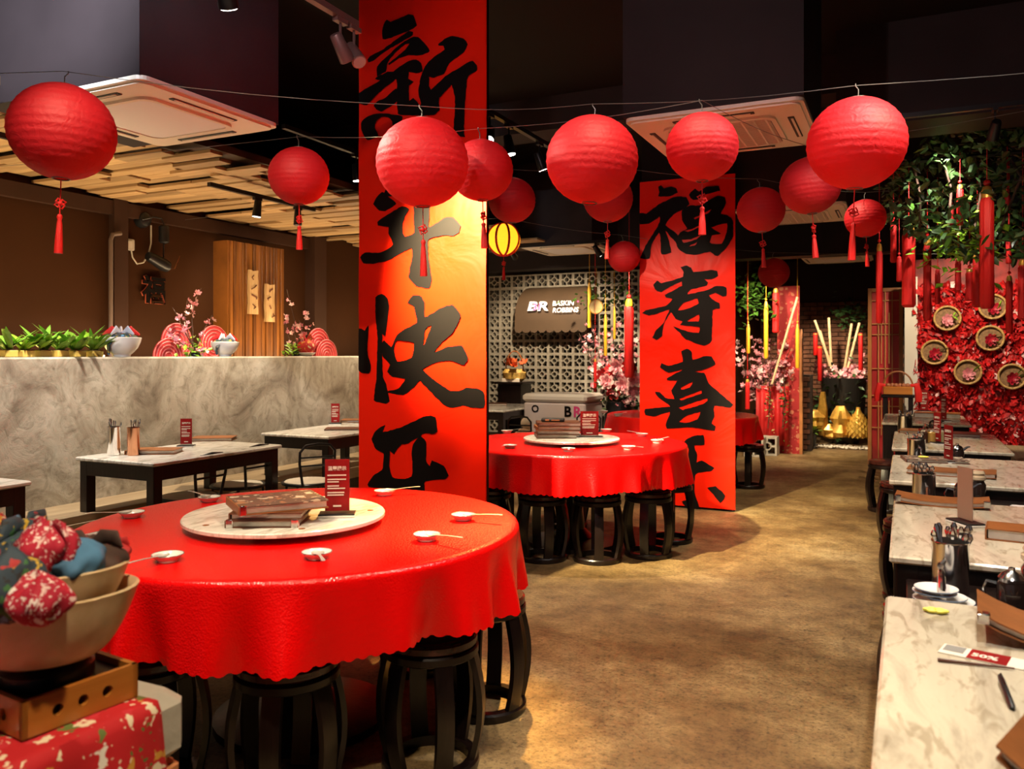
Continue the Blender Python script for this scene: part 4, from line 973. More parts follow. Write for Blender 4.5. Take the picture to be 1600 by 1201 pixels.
# fourth table
p = gz(1415, 674, ZT); folder('leather_menu', 'tan leather menu at the far left of the fourth marble table', (p.x+.06, p.y-.05, ZT), -.1, .2, .24, .024, M_LEATH)
p = gz(1500, 680, ZT); folder('leather_menu', 'dark red leather menu at the right of the fourth marble table', (p.x, p.y, ZT), -.05, .28, .25, .022, mat('dark_red_leather', (.16, .03, .025), .4))
p = gz(1467, 700, ZT); cardstand('red menu card stand on the fourth marble table', (p.x, p.y+.3, ZT), -1.09, .22, .1)
for k, (u, v, m, lab) in enumerate(((1442, 692, mat('soy_sauce', (.05, .02, .012), .2), 'small jar of dark sauce on the fourth marble table'), (1456, 692, mat('amber_oil', (.45, .26, .06), .2), 'small jar of amber oil on the fourth marble table'), (1470, 692, mat('pale_relish', (.5, .42, .2), .3), 'small jar of pale relish on the fourth marble table'))):
    p = gz(u, v, ZT); t = thing('condiment_jar', lab, 'jar', (p.x, p.y, ZT), 0, 'condiment jars')
    b = MB(); b.lathe([(.030, 0), (.034, .004), (.034, .075), (.026, .085)], 16); b.build('glass', m, t)
    b = MB(); b.lathe([(.028, .085), (.029, .088), (.029, .103), (.025, .106)], 16); b.build('lid', M_STEEL, t)
# fifth table
p = gz(1465, 653, ZT); folder('leather_menu', 'thick brown leather menu at the middle of the farthest marble table', (p.x, p.y+.1, ZT), -.05, .42, .26, .05, M_LEATH)
p = gz(1443, 643, ZT); cardstand('red menu card stand on the farthest marble table', (p.x, p.y, ZT), A-.2, .24, .11)
p = gz(1466, 655, ZT); cardstand('slim red menu card stand in front of the menus on the farthest marble table', (p.x+.04, p.y-.25, ZT), -1.09, .24, .1)
# service stands
def plates(label0, loc, n):
    names = ('lowest', 'second lowest', 'middle', 'second highest', 'topmost', 'sixth')
    for k in range(n):
        t = thing('side_plate', '%s white plate of the stack %s' % (names[k] if k < n-1 else 'topmost', label0), 'plate', (loc[0]+random.uniform(-.004, .004)-(.02 if k > 2 else 0), loc[1], loc[2]+.010*k), 0, 'stacked side plates')
        s = 1 if k < 2 else .72
        b = MB(); b.lathe([(.001, .002), (.04*s, .002), (.042*s, 0), (.046*s, .001), (.066*s, .010), (.078*s, .014), (.078*s, .0165), (.065*s, .013), (.046*s, .0045), (.001, .0045)], 28); b.build('plate_body', M_WHITE, t)
        b = MB(); b.lathe([(.0785*s, .0138), (.0795*s, .0152), (.0785*s, .0168)], 28, caps=False); b.build('blue_rim', mat('blue_rim', (.12, .17, .26), .25), t)
def jar(label, loc, s=1):
    t = thing('glass_jar', label, 'jar', loc, 0, 'lidded sauce jars')
    b = MB(); b.lathe([(.040*s, 0), (.044*s, .005), (.044*s, .085*s), (.036*s, .10*s), (.036*s, .105*s)], 20); b.build('body', mat('dark_sauce', (.02, .012, .010), .08, spec=.8), t)
    b = MB(); b.lathe([(.037*s, .105*s), (.044*s, .112*s), (.044*s, .124*s), (.036*s, .13*s), (.040*s, .14*s), (.034*s, .152*s), (.001, .155*s)], 20); b.build('stopper', mat('amber_glass', (.55, .42, .27), .06, spec=.9, coat=.6), t)
def cruet(label, loc, s=1):
    t = thing('sauce_pot', label, 'sauce pot', loc, 0, 'small sauce pots')
    b = MB(); b.lathe([(.03*s, 0), (.035*s, .004), (.034*s, .06*s), (.028*s, .072*s)], 18); b.build('body', MATS['dark_sauce'], t)
    b = MB(); b.lathe([(.030*s, .070*s), (.031*s, .078*s), (.022*s, .090*s), (.008*s, .098*s), (.008*s, .104*s), (.001, .106*s)], 18); b.build('lid', M_STEEL, t)
    b = MB(); b.tube([(-.034*s, 0, .062*s), (-.055*s, 0, .065*s), (-.063*s, 0, .045*s), (-.056*s, 0, .015*s), (-.036*s, 0, .01*s)], .004*s, 7); b.build('handle', M_STEEL, t)
    b = MB(); b.tube([(.026*s, 0, .07*s), (.05*s, 0, .088*s), (.062*s, 0, .09*s)], [.008*s, .005*s, .004*s], 7); b.build('spout', M_STEEL, t)
ZS = .691
canister('polished cutlery canister full of spoons between the two nearest marble tables', (.118, 2.76, ZS), M_STEEL, .05, .155)
plates('between the two nearest marble tables', (.095, 2.58, ZS), 5)
jar('dark sauce jar with a glass stopper between the two nearest marble tables', (.345, 2.78, ZS), 1.05)
cruet('small steel-lidded sauce pot between the two nearest marble tables', (.265, 2.66, ZS), 1.1)
canister('cutlery canister between the second and third marble tables', (.075, 4.32, ZS), M_STEEL, .05, .15)
cruet('small sauce pot between the second and third marble tables', (.24, 4.36, ZS), 1.2)
jar('glass-stoppered jar between the second and third marble tables', (.30, 4.5, ZS), 1.0)
canister('cutlery canister between the third and fourth marble tables', (.06, 6.05, ZS), M_STEEL, .055, .15)
cruet('small sauce pot between the third and fourth marble tables', (.3, 6.08, ZS), 1.2)
canister('cutlery canister between the two farthest marble tables', (-.06+.05, 8.1, ZS), M_STEEL, .06, .16)
cruet('small sauce pot between the two farthest marble tables', (.22, 8.15, ZS), 1.3)
t = thing('tissue_holder', 'white tissue holder between the second and third marble tables', 'tissue holder', (.50, 4.30, ZS))
b = MB(); b.box((0, 0, .012), (.15, .11, .024), ch=.006); b.build('box', M_WHITE, t)
b = MB(); b.tube([(0, .02, .024), (0, .02, .07), (0, .025, .12)], [.018, .012, .02], 8, flat=(1, .3)); b.build('tissue', M_WHITE, t)
b = MB(); b.lathe([(.03, .024), (.03, .026), (.02, .027)], 16, (0, -.02, 0)); b.build('slot', M_BMETAL, t)

# ------------------------------------------------------------------ foreground: ledge, floral cloth, crate, bowls, fabric bundles
def CF(l, d, z=0): v = Rv*l+Fv*d; return Vector((v.x, v.y, z))
# brick-and-plaster ledge end
EX, EY = -1.262, 1.17
lg = thing('brick_ledge', 'low plastered brick ledge in the near left corner', 'ledge', (EX-.35, EY-.45, 0))
b = MB(); b.box((0, 0, .685), (.70, .90, .13), ch=.022); b.build('plaster_cap', M_WCONC, lg)
b = MB(); b.box((0, 0, .31), (.64, .84, .62)); b.build('core', M_WCONC, lg, smooth=0)
q = MB(); q.box((0, 0, 0), (.20, .10, .062), ch=.006); bk1 = q.mesh('brick', mat('orange_brick', (.42, .15, .05), .7, var=.3, vs=9), 0)
for r in range(8):
    for c in range(4):
        inst('brick', bk1, lg, (.292, .335-c*.215-(.05 if r % 2 else 0), .582-r*.076), (0, 0, PI/2))
    for c in range(3): inst('brick', bk1, lg, (.22-c*.215, .392, .582-r*.076))
M_FLOR = m_floral('red_floral_cotton', (.50, .008, .012), [(.75, .62, .42), (.62, .30, .04), (.80, .72, .62), (.55, .02, .03), (.12, .16, .03)], 27)
M_FLORB = m_floral('dark_floral_cotton', (.03, .05, .07), [(.62, .40, .04), (.05, .16, .05), (.45, .03, .03), (.1, .25, .42), (.03, .03, .03)], 34)
M_FLORR = m_floral('crimson_dotted_cotton', (.42, .008, .03), [(.82, .66, .60), (.80, .55, .5), (.5, .01, .03), (.85, .75, .7)], 48)
M_FLORU = mat('blue_cotton', (.06, .17, .30), .8, var=.4, vs=10)
M_FLORK = mat('dark_brown_cotton', (.06, .03, .02), .8, var=.5, vs=12)
# draped cloth: over the cap and down its aisle side
cl = MB(); nx, ny = 44, 40; vs = []
for j in range(ny+1):
    for i in range(nx+1):
        s_ = -.40+.80*i/nx; y = -.38+.70*j/ny+.012*math.sin(9*s_)
        if s_ <= 0: x, z = s_, .7525+.0035*abs(math.sin(17*s_+3)*math.cos(13*y))
        else: x, z = .006+.016*min(1, s_*6)*(1+math.sin(y*34+s_*5)), .7525-s_
        if -.03 < s_ <= 0: z -= .0
        vs.append((x+.003, y, z))
cl.add(vs, [(j*(nx+1)+i, j*(nx+1)+i+1, (j+1)*(nx+1)+i+1, (j+1)*(nx+1)+i) for j in range(ny) for i in range(nx)])
o = cl.build('floral_cloth', M_FLOR, None, (EX, EY-.40, 0), smooth=1.2); tag(o, 'red floral cotton cloth draped over the near left ledge', 'cloth')
sm_ = o.modifiers.new('thick', 'SOLIDIFY'); sm_.thickness = .003; sm_.offset = 1
# pine crate
cc = CF(-.845, 1.50, .76)
ang = math.atan2(.162, .10)
cr = thing('pine_crate', 'orange pine crate with round holes under the wooden bowls', 'crate', cc, A+ang)
hw = .105
for k in range(4):
    a = k*PI/2; b = MB(); b.M = Matrix.Rotation(a, 4, 'Z')
    holes = [[(sx+.010*math.cos(-2*PI*i/14), .030+.010*math.sin(-2*PI*i/14)) for i in range(14)] for sx in (-.045, 0, .045)]
    b.poly([[(-hw, 0), (hw, 0), (hw, .062), (-hw, .062)]]+holes, lambda x, z: Vector((x, -hw, z)), (0, .010, 0)); b.build('side_board', M_CRATE, cr, smooth=0)
b = MB(); b.box((0, 0, .005), (.19, .19, .008)); b.build('bottom_board', M_CRATE, cr, smooth=0)
b = MB(); b.box((0, 0, .045), (.186, .186, .01)); b.build('inner_tray', M_BMETAL, cr, smooth=0)
def bowl(label, c, R, H, tilt, m=M_BAMB):
    t = thing('wooden_bowl', label, 'bowl', c, 0, 'pale wooden bowls'); t.rotation_euler = (tilt[0], tilt[1], 0)
    pr = [(.001, 0)]
    for k in range(11):
        f = k/10; pr.append((R*(.42+.58*f**.62), H*f**1.35))
    pr += [(R+.002, H+.004), (R-.004, H+.006), (R-.010, H+.001)]
    for k in range(9, -1, -1):
        f = k/10; pr.append((max(.001, R*(.42+.58*f**.62)-.010), H*f**1.35+.008))
    pr.append((.001, .009)); b = MB(); b.lathe(pr, 56); b.build('shell', m, t, smooth=.9); return t
b1 = CF(-.845, 1.49, .845)
tb = thing('bowl_stand', 'dark round stand between the crate and the lower wooden bowl', 'stand', (b1.x, b1.y, .811))
b = MB(); b.lathe([(.07, 0), (.078, .006), (.078, .026), (.066, .033)], 24); b.build('ring_base', M_BMETAL, tb)
bowl('lower of two stacked pale wooden bowls in the near left corner', (b1.x, b1.y, .846), .152, .118, (-.03, -.05))
bowl('upper of two stacked pale wooden bowls in the near left corner', (b1.x-.006, b1.y+.0, .905), .139, .100, (-.04, -.06))
def bundle(label, u, v, d, r, m, sc=(1, 1, .8), seed=0, ears=True):
    c = gd(u, v, d)-Vector((0, 0, r*.7)); t = thing('fabric_bundle', label, 'fabric bundle', c, seed*.7, 'knotted fabric bundles'); rg = random.Random(seed)
    b = MB(); b.ball((0, 0, r*.7), r, 40, 26, sc); ph = [rg.uniform(0, 6) for _ in range(8)]; V = []
    for x, y, z_ in b.v:
        a_ = math.atan2(y, x); h_ = z_/r
        k_ = 1+.16*abs(math.sin(2.5*a_+ph[0]+1.5*h_))+.12*abs(math.sin(3.5*a_+ph[5]-2.6*h_))+.07*math.sin(9*a_+ph[1]-3*h_)+.05*math.sin(5*h_+ph[2])+.10*math.sin(a_+ph[3])
        V.append((x*k_, y*k_, z_*(1+.12*math.sin(2*a_+ph[4]))))
    b.v = V; b.build('wrapped_cloth', m, t, smooth=1.0)
    if ears:
        for s in (-1, 1):
            e = MB(); e.tube([(0, 0, r*1.2), (s*r*.45, r*.15*s, r*1.6), (s*r*.9, r*.2*s, r*1.55), (s*r*1.25, r*.2*s, r*1.15)], [r*.14, r*.32, r*.36, r*.05], 10, flat=(1, .4)); e.build('knot_ear', m, t, smooth=1.2)
    return t
bundle('crimson white-dotted fabric bundle at the front of the upper bowl', 58, 938, 1.335, .042, M_FLORR, (1, .7, 1.0), 1, False)
bundle('dark floral fabric bundle with yellow flowers at the left of the upper bowl', 12, 915, 1.36, .055, M_FLORB, (1.1, .9, 1.1), 2, False)
bundle('blue fabric bundle in the middle of the upper bowl', 118, 880, 1.46, .042, M_FLORU, (1.2, .9, .9), 3, False)
bundle('crimson dotted fabric bundle with knotted ears on top of the upper bowl', 78, 858, 1.43, .046, M_FLORR, (1.0, .9, .9), 4)
bundle('dark brown fabric bundle at the right of the upper bowl', 142, 872, 1.53, .045, M_FLORK, (1.2, 1, .8), 5, True)
bundle('small red and yellow floral fabric bundle at the right rim of the upper bowl', 176, 864, 1.55, .024, m_floral('small_floral_cotton', (.4, .02, .02), [(.6, .3, .04), (.7, .6, .4), (.1, .08, .1), (.5, .02, .02)], 40), (1.2, .9, .8), 6, True)
bundle('dark navy fabric bundle behind the others in the upper bowl', 38, 852, 1.55, .052, M_FLORB, (1.3, 1, .8), 7, True)
bundle('red patterned fabric bundle behind the bowls at the left picture edge', 4, 836, 1.66, .036, MATS['small_floral_cotton'], (1, 1, .8), 8)
# ------------------------------------------------------------------ ledge of the partition: plants, bowls, blossoms, fans
def blade(L, W, bend, twist=0, n=6):
    b = MB(); vs = []; fs = []
    for k in range(n+1):
        t = k/n; a = bend*t*t; x = L*(t-.25*bend*t*t*.6); z = L*(.95*t-.55*bend*t*t)
        wd = W*math.sin(PI*min(1, .12+.88*t))**.8 if t < .98 else .001
        vs += [(x*.8, -wd, z+.15*wd), (x*.8, 0, z-.1*wd), (x*.8, wd, z+.15*wd)]
    for k in range(n):
        i = 3*k; fs += [(i, i+1, i+4, i+3), (i+1, i+2, i+5, i+4)]
    return b.add(vs, fs)
BL = [blade(.20, .020, .55).mesh('leaf', M_LEAFB, 1.2), blade(.26, .023, .9).mesh('leaf', mat('mid_green_leaf', (.15, .33, .03), .4, var=.4, vs=9), 1.2), blade(.15, .024, .7).mesh('leaf', M_LEAFB, 1.2), blade(.22, .019, .3).mesh('leaf', MATS['mid_green_leaf'], 1.2)]
LZ = 1.3805
LX = -5.17
wherep = ['first potted plant at the left picture edge on the concrete ledge', 'second potted plant from the left on the concrete ledge', 'third potted plant from the left on the concrete ledge', 'fourth potted plant from the left on the concrete ledge', 'fifth potted plant from the left on the concrete ledge', 'sixth potted plant from the left, beside the first white bowl']
rg = random.Random(21)
for k, lab in enumerate(wherep):
    y = gx(12+k*27, 560, LX).y
    t = thing('potted_grass_plant', lab, 'plant', (LX, y, LZ), 0, 'strap-leaved plants along the ledge')
    b = MB(); b.box((0, 0, .022), (.09, .085, .044), ch=.004); b.build('planter', mat('yellow_planter', (.55, .38, .08), .6, var=.2), t)
    b = MB(); b.box((0, 0, .046), (.08, .075, .006)); b.build('soil', M_BARK, t, smooth=0)
    for i in range(24):
        a = rg.uniform(0, 6.28); inst('leaf', BL[rg.randrange(4)], t, (rg.uniform(-.02, .02), rg.uniform(-.02, .02), .045), (rg.uniform(-.15, .15), rg.uniform(-.1, .25), a), rg.uniform(.65, 1.1))
def ceramic_bowl(label, y, s=1):
    t = thing('gift_bowl', label, 'bowl', (LX+.04, y, LZ), 0, 'wrapped gift bowls on the ledge')
    b = MB(); b.lathe([(.045*s, 0), (.048*s, .012*s), (.06*s, .022*s), (.085*s, .05*s), (.100*s, .085*s), (.105*s, .107*s), (.102*s, .110*s), (.095*s, .09*s), (.001, .07*s)], 28); b.build('bowl_body', M_WHITE, t)
    b = MB(); b.ball((0, 0, .105*s), .088*s, 16, 8, (1, 1, .35)); b.build('dark_wrap', M_FLORB, t)
    for i in range(5):
        a = i*1.26; b = MB(); b.tube([(0, 0, .13*s), (.05*s*math.cos(a), .05*s*math.sin(a), .155*s), (.10*s*math.cos(a), .10*s*math.sin(a), .125*s)], [.008*s, .022*s, .006*s], 8, flat=(1, .4)); b.build('ribbon', M_TASS if i % 2 else mat('pale_ribbon', (.5, .5, .55), .6), t)
    b = MB(); b.tube([(.03*s, -.06*s, .12*s), (.02*s, -.10*s, .07*s), (0, -.085*s, .02*s)], [.02*s, .022*s, .02*s], 8, flat=(.4, 1)); b.build('fabric_tail', M_FLORB, t)
ceramic_bowl('white bowl with a dark wrap and red ribbon beside the row of plants', gx(184, 560, LX).y, 1.28)
ceramic_bowl('white ribboned bowl in front of the slatted wooden cabinet', gx(346, 556, LX).y, 1.1)
t = thing('gift_bowl', 'red and gold wrapped bundle on a dish at the right of the slatted cabinet', 'bowl', (LX, gx(478, 553, LX).y, LZ), 0, 'wrapped gift bowls on the ledge')
b = MB(); b.lathe([(.05, 0), (.07, .012), (.09, .03), (.088, .034), (.001, .02)], 24); b.build('dish', M_WHITE, t)
b = MB(); b.ball((0, 0, .09), .085, 18, 12, (1, 1, .8)); b.build('wrapped_cloth', m_floral('gold_red_cotton', (.5, .02, .015), [(.7, .35, .05), (.75, .6, .3), (.5, .02, .02)], 25), t)
for s in (-1, 1):
    b = MB(); b.tube([(0, 0, .14), (.02, s*.05, .19), (.02, s*.10, .17)], [.012, .03, .008], 8, flat=(1, .4)); b.build('knot_ear', MATS['gold_red_cotton'], t)
# blossom flower shared mesh
def petal_flower(r, n, cup, m, name='blossom'):
    b = MB()
    for k in range(n):
        a = 2*PI*k/n; ca_, sa_ = math.cos(a), math.sin(a); R_ = lambda x, y, z: (x*ca_-y*sa_, x*sa_+y*ca_, z)
        b.add([R_(0, 0, 0), R_(r*.55, -r*.38, cup*r*.4), R_(r, -r*.2, cup*r), R_(r*1.02, r*.2, cup*r), R_(r*.55, r*.38, cup*r*.4)], [(0, 1, 2, 3, 4)])
    return b.mesh(name, m, 0)
BF = [petal_flower(.024, 5, .5, M_PINK), petal_flower(.026, 5, .35, M_PINKL), petal_flower(.020, 5, .8, M_PINK)]
def branchy(t, base, tips, seed, nf, r=.005, spread=.03, part='branch', fl=BF, fs=1.0):
    rg = random.Random(seed); base = Vector(base)
    for tip in tips:
        tip = Vector(tip); pts = []; ctrl = Vector((rg.uniform(-.05, .05), rg.uniform(-.05, .05), 0))
        for k in range(7):
            f = k/6; pts.append(base.lerp(tip, f)+ctrl*math.sin(PI*f)+Vector((rg.uniform(-1, 1), rg.uniform(-1, 1), 0))*.008)
        b = MB(); b.tube(pts, [lerp(r, r*.35, k/6) for k in range(7)], 6); br = b.build(part, M_BARK, t)
        for i in range(nf):
            f = rg.uniform(.3, 1.0); j = min(5, int(f*6)); p_ = pts[j].lerp(pts[j+1], f*6-j)+Vector((rg.gauss(0, spread), rg.gauss(0, spread), rg.gauss(0, spread)))
            inst('blossom', fl[rg.randrange(len(fl))], t, p_, (rg.uniform(-1.3, 1.3), rg.uniform(-1.3, 1.3), rg.uniform(0, 6)), fs*rg.uniform(.7, 1.15))
def leafcloud(t, n, c, s, m, seed, L=.05, name='leaf', dirs=None, cap=300):
    rg = random.Random(seed); q = MB(); q.add([(0, 0, 0), (L*.5, -L*.28, L*.06), (L, 0, 0), (L*.5, L*.28, L*.06), (L*.5, 0, -L*.03)], [(0, 1, 4), (1, 2, 4), (2, 3, 4), (3, 0, 4)]); me = q.mesh(name, m, 0)
    for i in range(n):
        p_ = Vector(c)+Vector((rg.gauss(0, s[0]), rg.gauss(0, s[1]), rg.gauss(0, s[2])))
        inst(name, me, t, p_, (rg.uniform(-.8, .8), rg.uniform(-.8, .8), rg.uniform(0, 6.28)), rg.uniform(.6, 1.2))
bx = -5.22
y1 = gx(305, 555, bx).y; y2 = gx(462, 553, bx).y
W = lambda u, v, y0: gx(u, v, bx)-Vector((bx, y0, LZ))
t = thing('blossom_arrangement', 'pink plum blossom arrangement left of the slatted cabinet', 'flowers', (bx, y1, LZ), 0, 'blossom arrangements on the ledge')
b = MB(); b.lathe([(.03, 0), (.04, .01), (.035, .04), (.02, .05)], 14); b.build('holder', M_BMETAL, t)
branchy(t, (0, 0, .03), [W(314, 450, y1), W(270, 480, y1), W(331, 492, y1), W(292, 468, y1), W(256, 512, y1), W(300, 545, y1)], 4, 10, spread=.016)
leafcloud(t, 60, (0, 0, .06), (.04, .06, .035), M_LEAFB, 8, .06)
t = thing('blossom_arrangement', 'pink plum blossom arrangement right of the slatted cabinet', 'flowers', (bx, y2, LZ), 0, 'blossom arrangements on the ledge')
b = MB(); b.lathe([(.03, 0), (.04, .01), (.035, .04), (.02, .05)], 14); b.build('holder', M_BMETAL, t)
branchy(t, (0, 0, .03), [W(448, 452, y2), W(482, 484, y2), W(489, 506, y2), W(445, 490, y2), W(468, 500, y2)], 5, 10, spread=.018)
leafcloud(t, 40, (0, -.04, .05), (.04, .05, .03), M_LEAFB, 9, .06)
# round red fan ornaments with concentric rings
def fan(label, u, v, r, x):
    p_ = gx(u, v, x); t = thing('wave_fan_ornament', label, 'ornament', (p_.x, p_.y, p_.z), 0, 'red fan ornaments')
    b = MB(); b.lathe([(r, -.004), (r, .004)], 36); b.v = [(z, x_, y_) for (x_, y_, z) in b.v]; b.build('disc', mat('fan_red', (.42, .03, .03), .5), t)
    for k in range(5):
        rr_ = r*(.97-.18*k); b = MB(); b.tube([(.006, rr_*math.cos(2*PI*i/36), rr_*math.sin(2*PI*i/36)) for i in range(36)], .0045, 5, closed=True); b.build('ring', mat('fan_pink', (.66, .16, .15), .5), t)
fan('upper red ringed fan ornament left of the blossoms', 276, 534, .155, -5.36); fan('lower red ringed fan ornament left of the blossoms', 263, 557, .15, -5.33); fan('red ringed fan ornament against the slatted cabinet', 334, 538, .165, -5.36)
fan('red ringed fan ornament at the right of the cabinet blossoms', 497, 540, .18, -5.36); fan('small red ringed fan ornament farther right of the cabinet', 510, 556, .17, -5.33)
# slatted cabinet on the brown wall
cab = thing('slatted_cabinet', 'tall honey-coloured slatted wooden cabinet on the brown wall', 'cabinet', (-6.1, 6.42, 0))
b = MB(); b.box((-.005, 0, 1.26), (.19, .755, 2.52)); b.build('body', mat('cabinet_side', (.20, .07, .012), .45, var=.25, vs=4), cab, smooth=0)
rg = random.Random(4); y = -.37
while y < .36:
    wd = rg.choice((.03, .04, .05, .06)); b = MB(); b.box((.10+rg.choice((0, .006, .014)), y+wd/2, 1.26), (.03, wd-.006, 2.51), ch=.002); b.build('slat', M_SLAT, cab); y += wd
def carved(u0, v0, u1, v1, lab, seed):
    a = gx(u0, v0, -5.975); c = gx(u1, v1, -5.975); rg = random.Random(seed)
    t = thing('carved_plank', lab, 'ornament', (-5.965, (a.y+c.y)/2, c.z)); h = a.z-c.z; wd = (c.y-a.y)
    P = [(-wd/2, 0)]+[(-wd/2+rg.uniform(0, .008), h*k/8) for k in range(1, 8)]+[(-wd/2+.01, h), (0, h*.97), (wd/2, h)]+[(wd/2-rg.uniform(0, .008), h*k/8) for k in range(7, 0, -1)]+[(wd/2, 0)]
    b = MB(); b.poly([P], lambda x, z: Vector((0, x, z)), (.03, 0, 0)); b.build('plank_body', M_OLDW, t, smooth=0)
    for k in range(4):
        b = MB(); b.tube([(.032, rg.uniform(-.3, .3)*wd, h*(.12+.22*k)), (.033, rg.uniform(-.4, .4)*wd, h*(.16+.22*k)), (.032, rg.uniform(-.3, .3)*wd, h*(.22+.22*k))], .010, 6, flat=(.5, 1)); b.build('carving', M_LEATHD, t)
carved(385, 421, 399, 491, 'upper weathered carved plank fixed to the slatted cabinet', 1); carved(411, 443, 425, 503, 'lower weathered carved plank fixed to the slatted cabinet', 2)
# fu sign on the wall
t = thing('fu_sign', 'black and red wall sign of the character 福', 'sign', gx(240, 456, -6.17), 0)
def glyph(s, size, m, bold): return text_mesh(s, size, m, bold, 0, .006)
o = inst('outline', glyph('福', .26, mat('sign_red', (.45, .10, .05), .4), .034), t, (0, 0, 0), (PI/2, 0, PI/2)); o = inst('character', glyph('福', .26, M_INK, .026), t, (.008, 0, 0), (PI/2, 0, PI/2))
# emergency light with junction box on the wall
p0 = gx(236, 340, -6.14)
t = thing('wall_lamp', 'black adjustable wall lamp with pale cable on the brown wall', 'lamp', (WX, p0.y, p0.z))
L_ = lambda u, v, x=.10: gx(u, v, WX+x)-Vector((WX, p0.y, p0.z))
b = MB(); b.M = Matrix.Translation(L_(222, 343, .02)) @ Matrix.Rotation(PI/2, 4, 'Y'); b.lathe([(.075, -.02), (.075, .01), (.06, .05), (.03, .07), (.001, .075)], 24); b.build('wall_mount', M_BMETAL, t)
b = MB(); b.tube([L_(222, 343), L_(240, 339), L_(252, 341), L_(256, 350), L_(256, 356)], .007, 7); b.build('arm', M_BMETAL, t)
b = MB(); b.tube([L_(256, 352), L_(256, 354), L_(256, 378), L_(256, 380)], [.03, .045, .045, .03], 16); b.build('ballast', M_BMETAL, t)
b = MB(); b.tube([L_(256, 380), L_(255, 412)], .007, 7); b.build('lower_arm', M_BMETAL, t)
b = MB(); b.tube([L_(231, 400), L_(234, 401), L_(256, 414), L_(262, 417)], [.038, .045, .058, .05], 18); b.build('lamp_head', M_BMETAL, t)
b = MB(); b.tube([L_(264, 419), L_(273, 420), L_(281, 400)], .005, 6); b.build('bracket', M_COPPER, t)
b = MB(); b.tube([L_(205, 391, .05), L_(207, 402, .05), L_(214, 412, .05), L_(224, 410, .06), L_(232, 398, .06), L_(236, 380, .06), L_(236, 352, .06)], .007, 7); b.build('cable', M_CORD, t)
b = MB(); p_ = L_(201, 382, .02); b.box(p_, (.04, .10, .10), ch=.006); jb = b.build('junction_box', mat('pale_box', (.5, .48, .42), .5), t)
b = MB(); p_ = L_(201, 382, .042); b.box(p_, (.006, .07, .07)); b.build('box_lid', mat('pale_lid', (.56, .54, .48), .5), jb, smooth=0)
b = MB(); b.tube([(0, 0, 0), (0, 0, 1.45), (0, .02, 1.50), (0, .10, 1.52)], .018, 8); o = b.build('conduit_pipe', mat('brown_pipe', (.14, .10, .08), .4), None, (WX+.10, gx(173, 500, WX+.1).y, .92)); tag(o, 'brown conduit pipe running up the wall behind the plants', 'pipe')
# hidden light strip behind the ledge
t = thing('ledge_light_strip', 'warm light strip glowing behind the plants on the ledge', 'light strip', (-5.345, 3.3, LZ))
b = MB(); b.box((0, 0, .006), (.014, 1.7, .012)); b.build('diffuser', mat('warm_led', (1, .68, .2), .4, emis=24), t, smooth=0)
b = MB(); b.box((-.012, 0, .008), (.006, 1.7, .016)); b.build('channel', M_STEEL, t, smooth=0)

# ------------------------------------------------------------------ back left: awning sign, freezer, basket, flowers
aw = thing('shop_awning', 'brown scalloped shop awning lettered BASKIN ROBBINS on the breeze-block wall', 'awning', (gy(866, 500, 11.2).x, 11.2, 0))
ax0 = gy(811, 480, 11.0).x-aw.location.x; ax1 = gy(922, 480, 11.0).x-aw.location.x; zt = gy(866, 449, 11.2).z; zm = gy(866, 500, 10.95).z; zb = gy(866, 516, 10.95).z
b = MB(); n = 8; vs = []
for lv in (0, 1):
    for k in range(n+1):
        f = k/n; yy = -.30*math.sin(f*PI/2)-.05; zz = zt-(zt-zm)*(1-math.cos(f*PI/2))**.9
        inset = .10*(1-f)**2
        vs += [(ax0+inset, yy+lv*.01, zz), (ax1-inset, yy+lv*.01, zz)]
o2 = 2*(n+1)
b.add(vs, [(2*k, 2*k+2, 2*k+3, 2*k+1) for k in range(n)]+[(o2+2*k, o2+2*k+1, o2+2*k+3, o2+2*k+2) for k in range(n)])
M_AWN = mat('brown_canvas', (.105, .062, .032), .75, var=.12, vs=3)
b.build('canopy', M_AWN, aw, smooth=1)
nsc = 9; P = [(ax0, zm)]+[(lerp(ax0, ax1, i/(nsc*6)), zb-.035*abs(math.sin(PI*i/6))**.8) for i in range(nsc*6+1)]+[(ax1, zm)]
b = MB(); b.poly([P], lambda x, z: Vector((x, -.352, z)), (0, .008, 0)); b.build('valance', M_AWN, aw, smooth=0)
for s, xx in ((0, ax0), (1, ax1)):
    b = MB(); b.poly([[(.06, zt), (-.20, lerp(zt, zm, .25)), (-.32, lerp(zt, zm, .6)), (-.35, zm), (.06, zm)]], lambda y, z, xx=xx: Vector((xx, y, z)), (.006, 0, 0)); b.build('side_panel', M_AWN, aw, smooth=0)
m_sw = mat('sign_white', (.95, .88, .84), .4, emis=.9); m_sp = mat('sign_pink', (.85, .10, .28), .4, emis=1.0)
def onaw(u, v): p_ = gy(u, v, 10.8); return Vector((p_.x-aw.location.x, -.42, p_.z))
br = inst('logo_letter', text_mesh('B', .24, m_sw, .035, .15), aw, onaw(832, 479), (PI/2-.12, 0, 0)); br.scale = (1.15, .75, 1)
br = inst('logo_letter', text_mesh('R', .24, m_sw, .035, .15), aw, onaw(848, 479), (PI/2-.12, 0, 0)); br.scale = (1.15, .75, 1)
br = inst('logo_accent', text_mesh('31', .13, m_sp, .03, .15), aw, onaw(840, 480)+Vector((0, -.012, 0)), (PI/2-.12, 0, 0))
inst('lettering', text_mesh('BASKIN', .098, m_sw, .014, .12), aw, onaw(880.5, 474), (PI/2-.12, 0, 0)); inst('lettering', text_mesh('ROBBINS', .098, m_sw, .014, .12), aw, onaw(884, 484.5), (PI/2-.12, 0, 0))
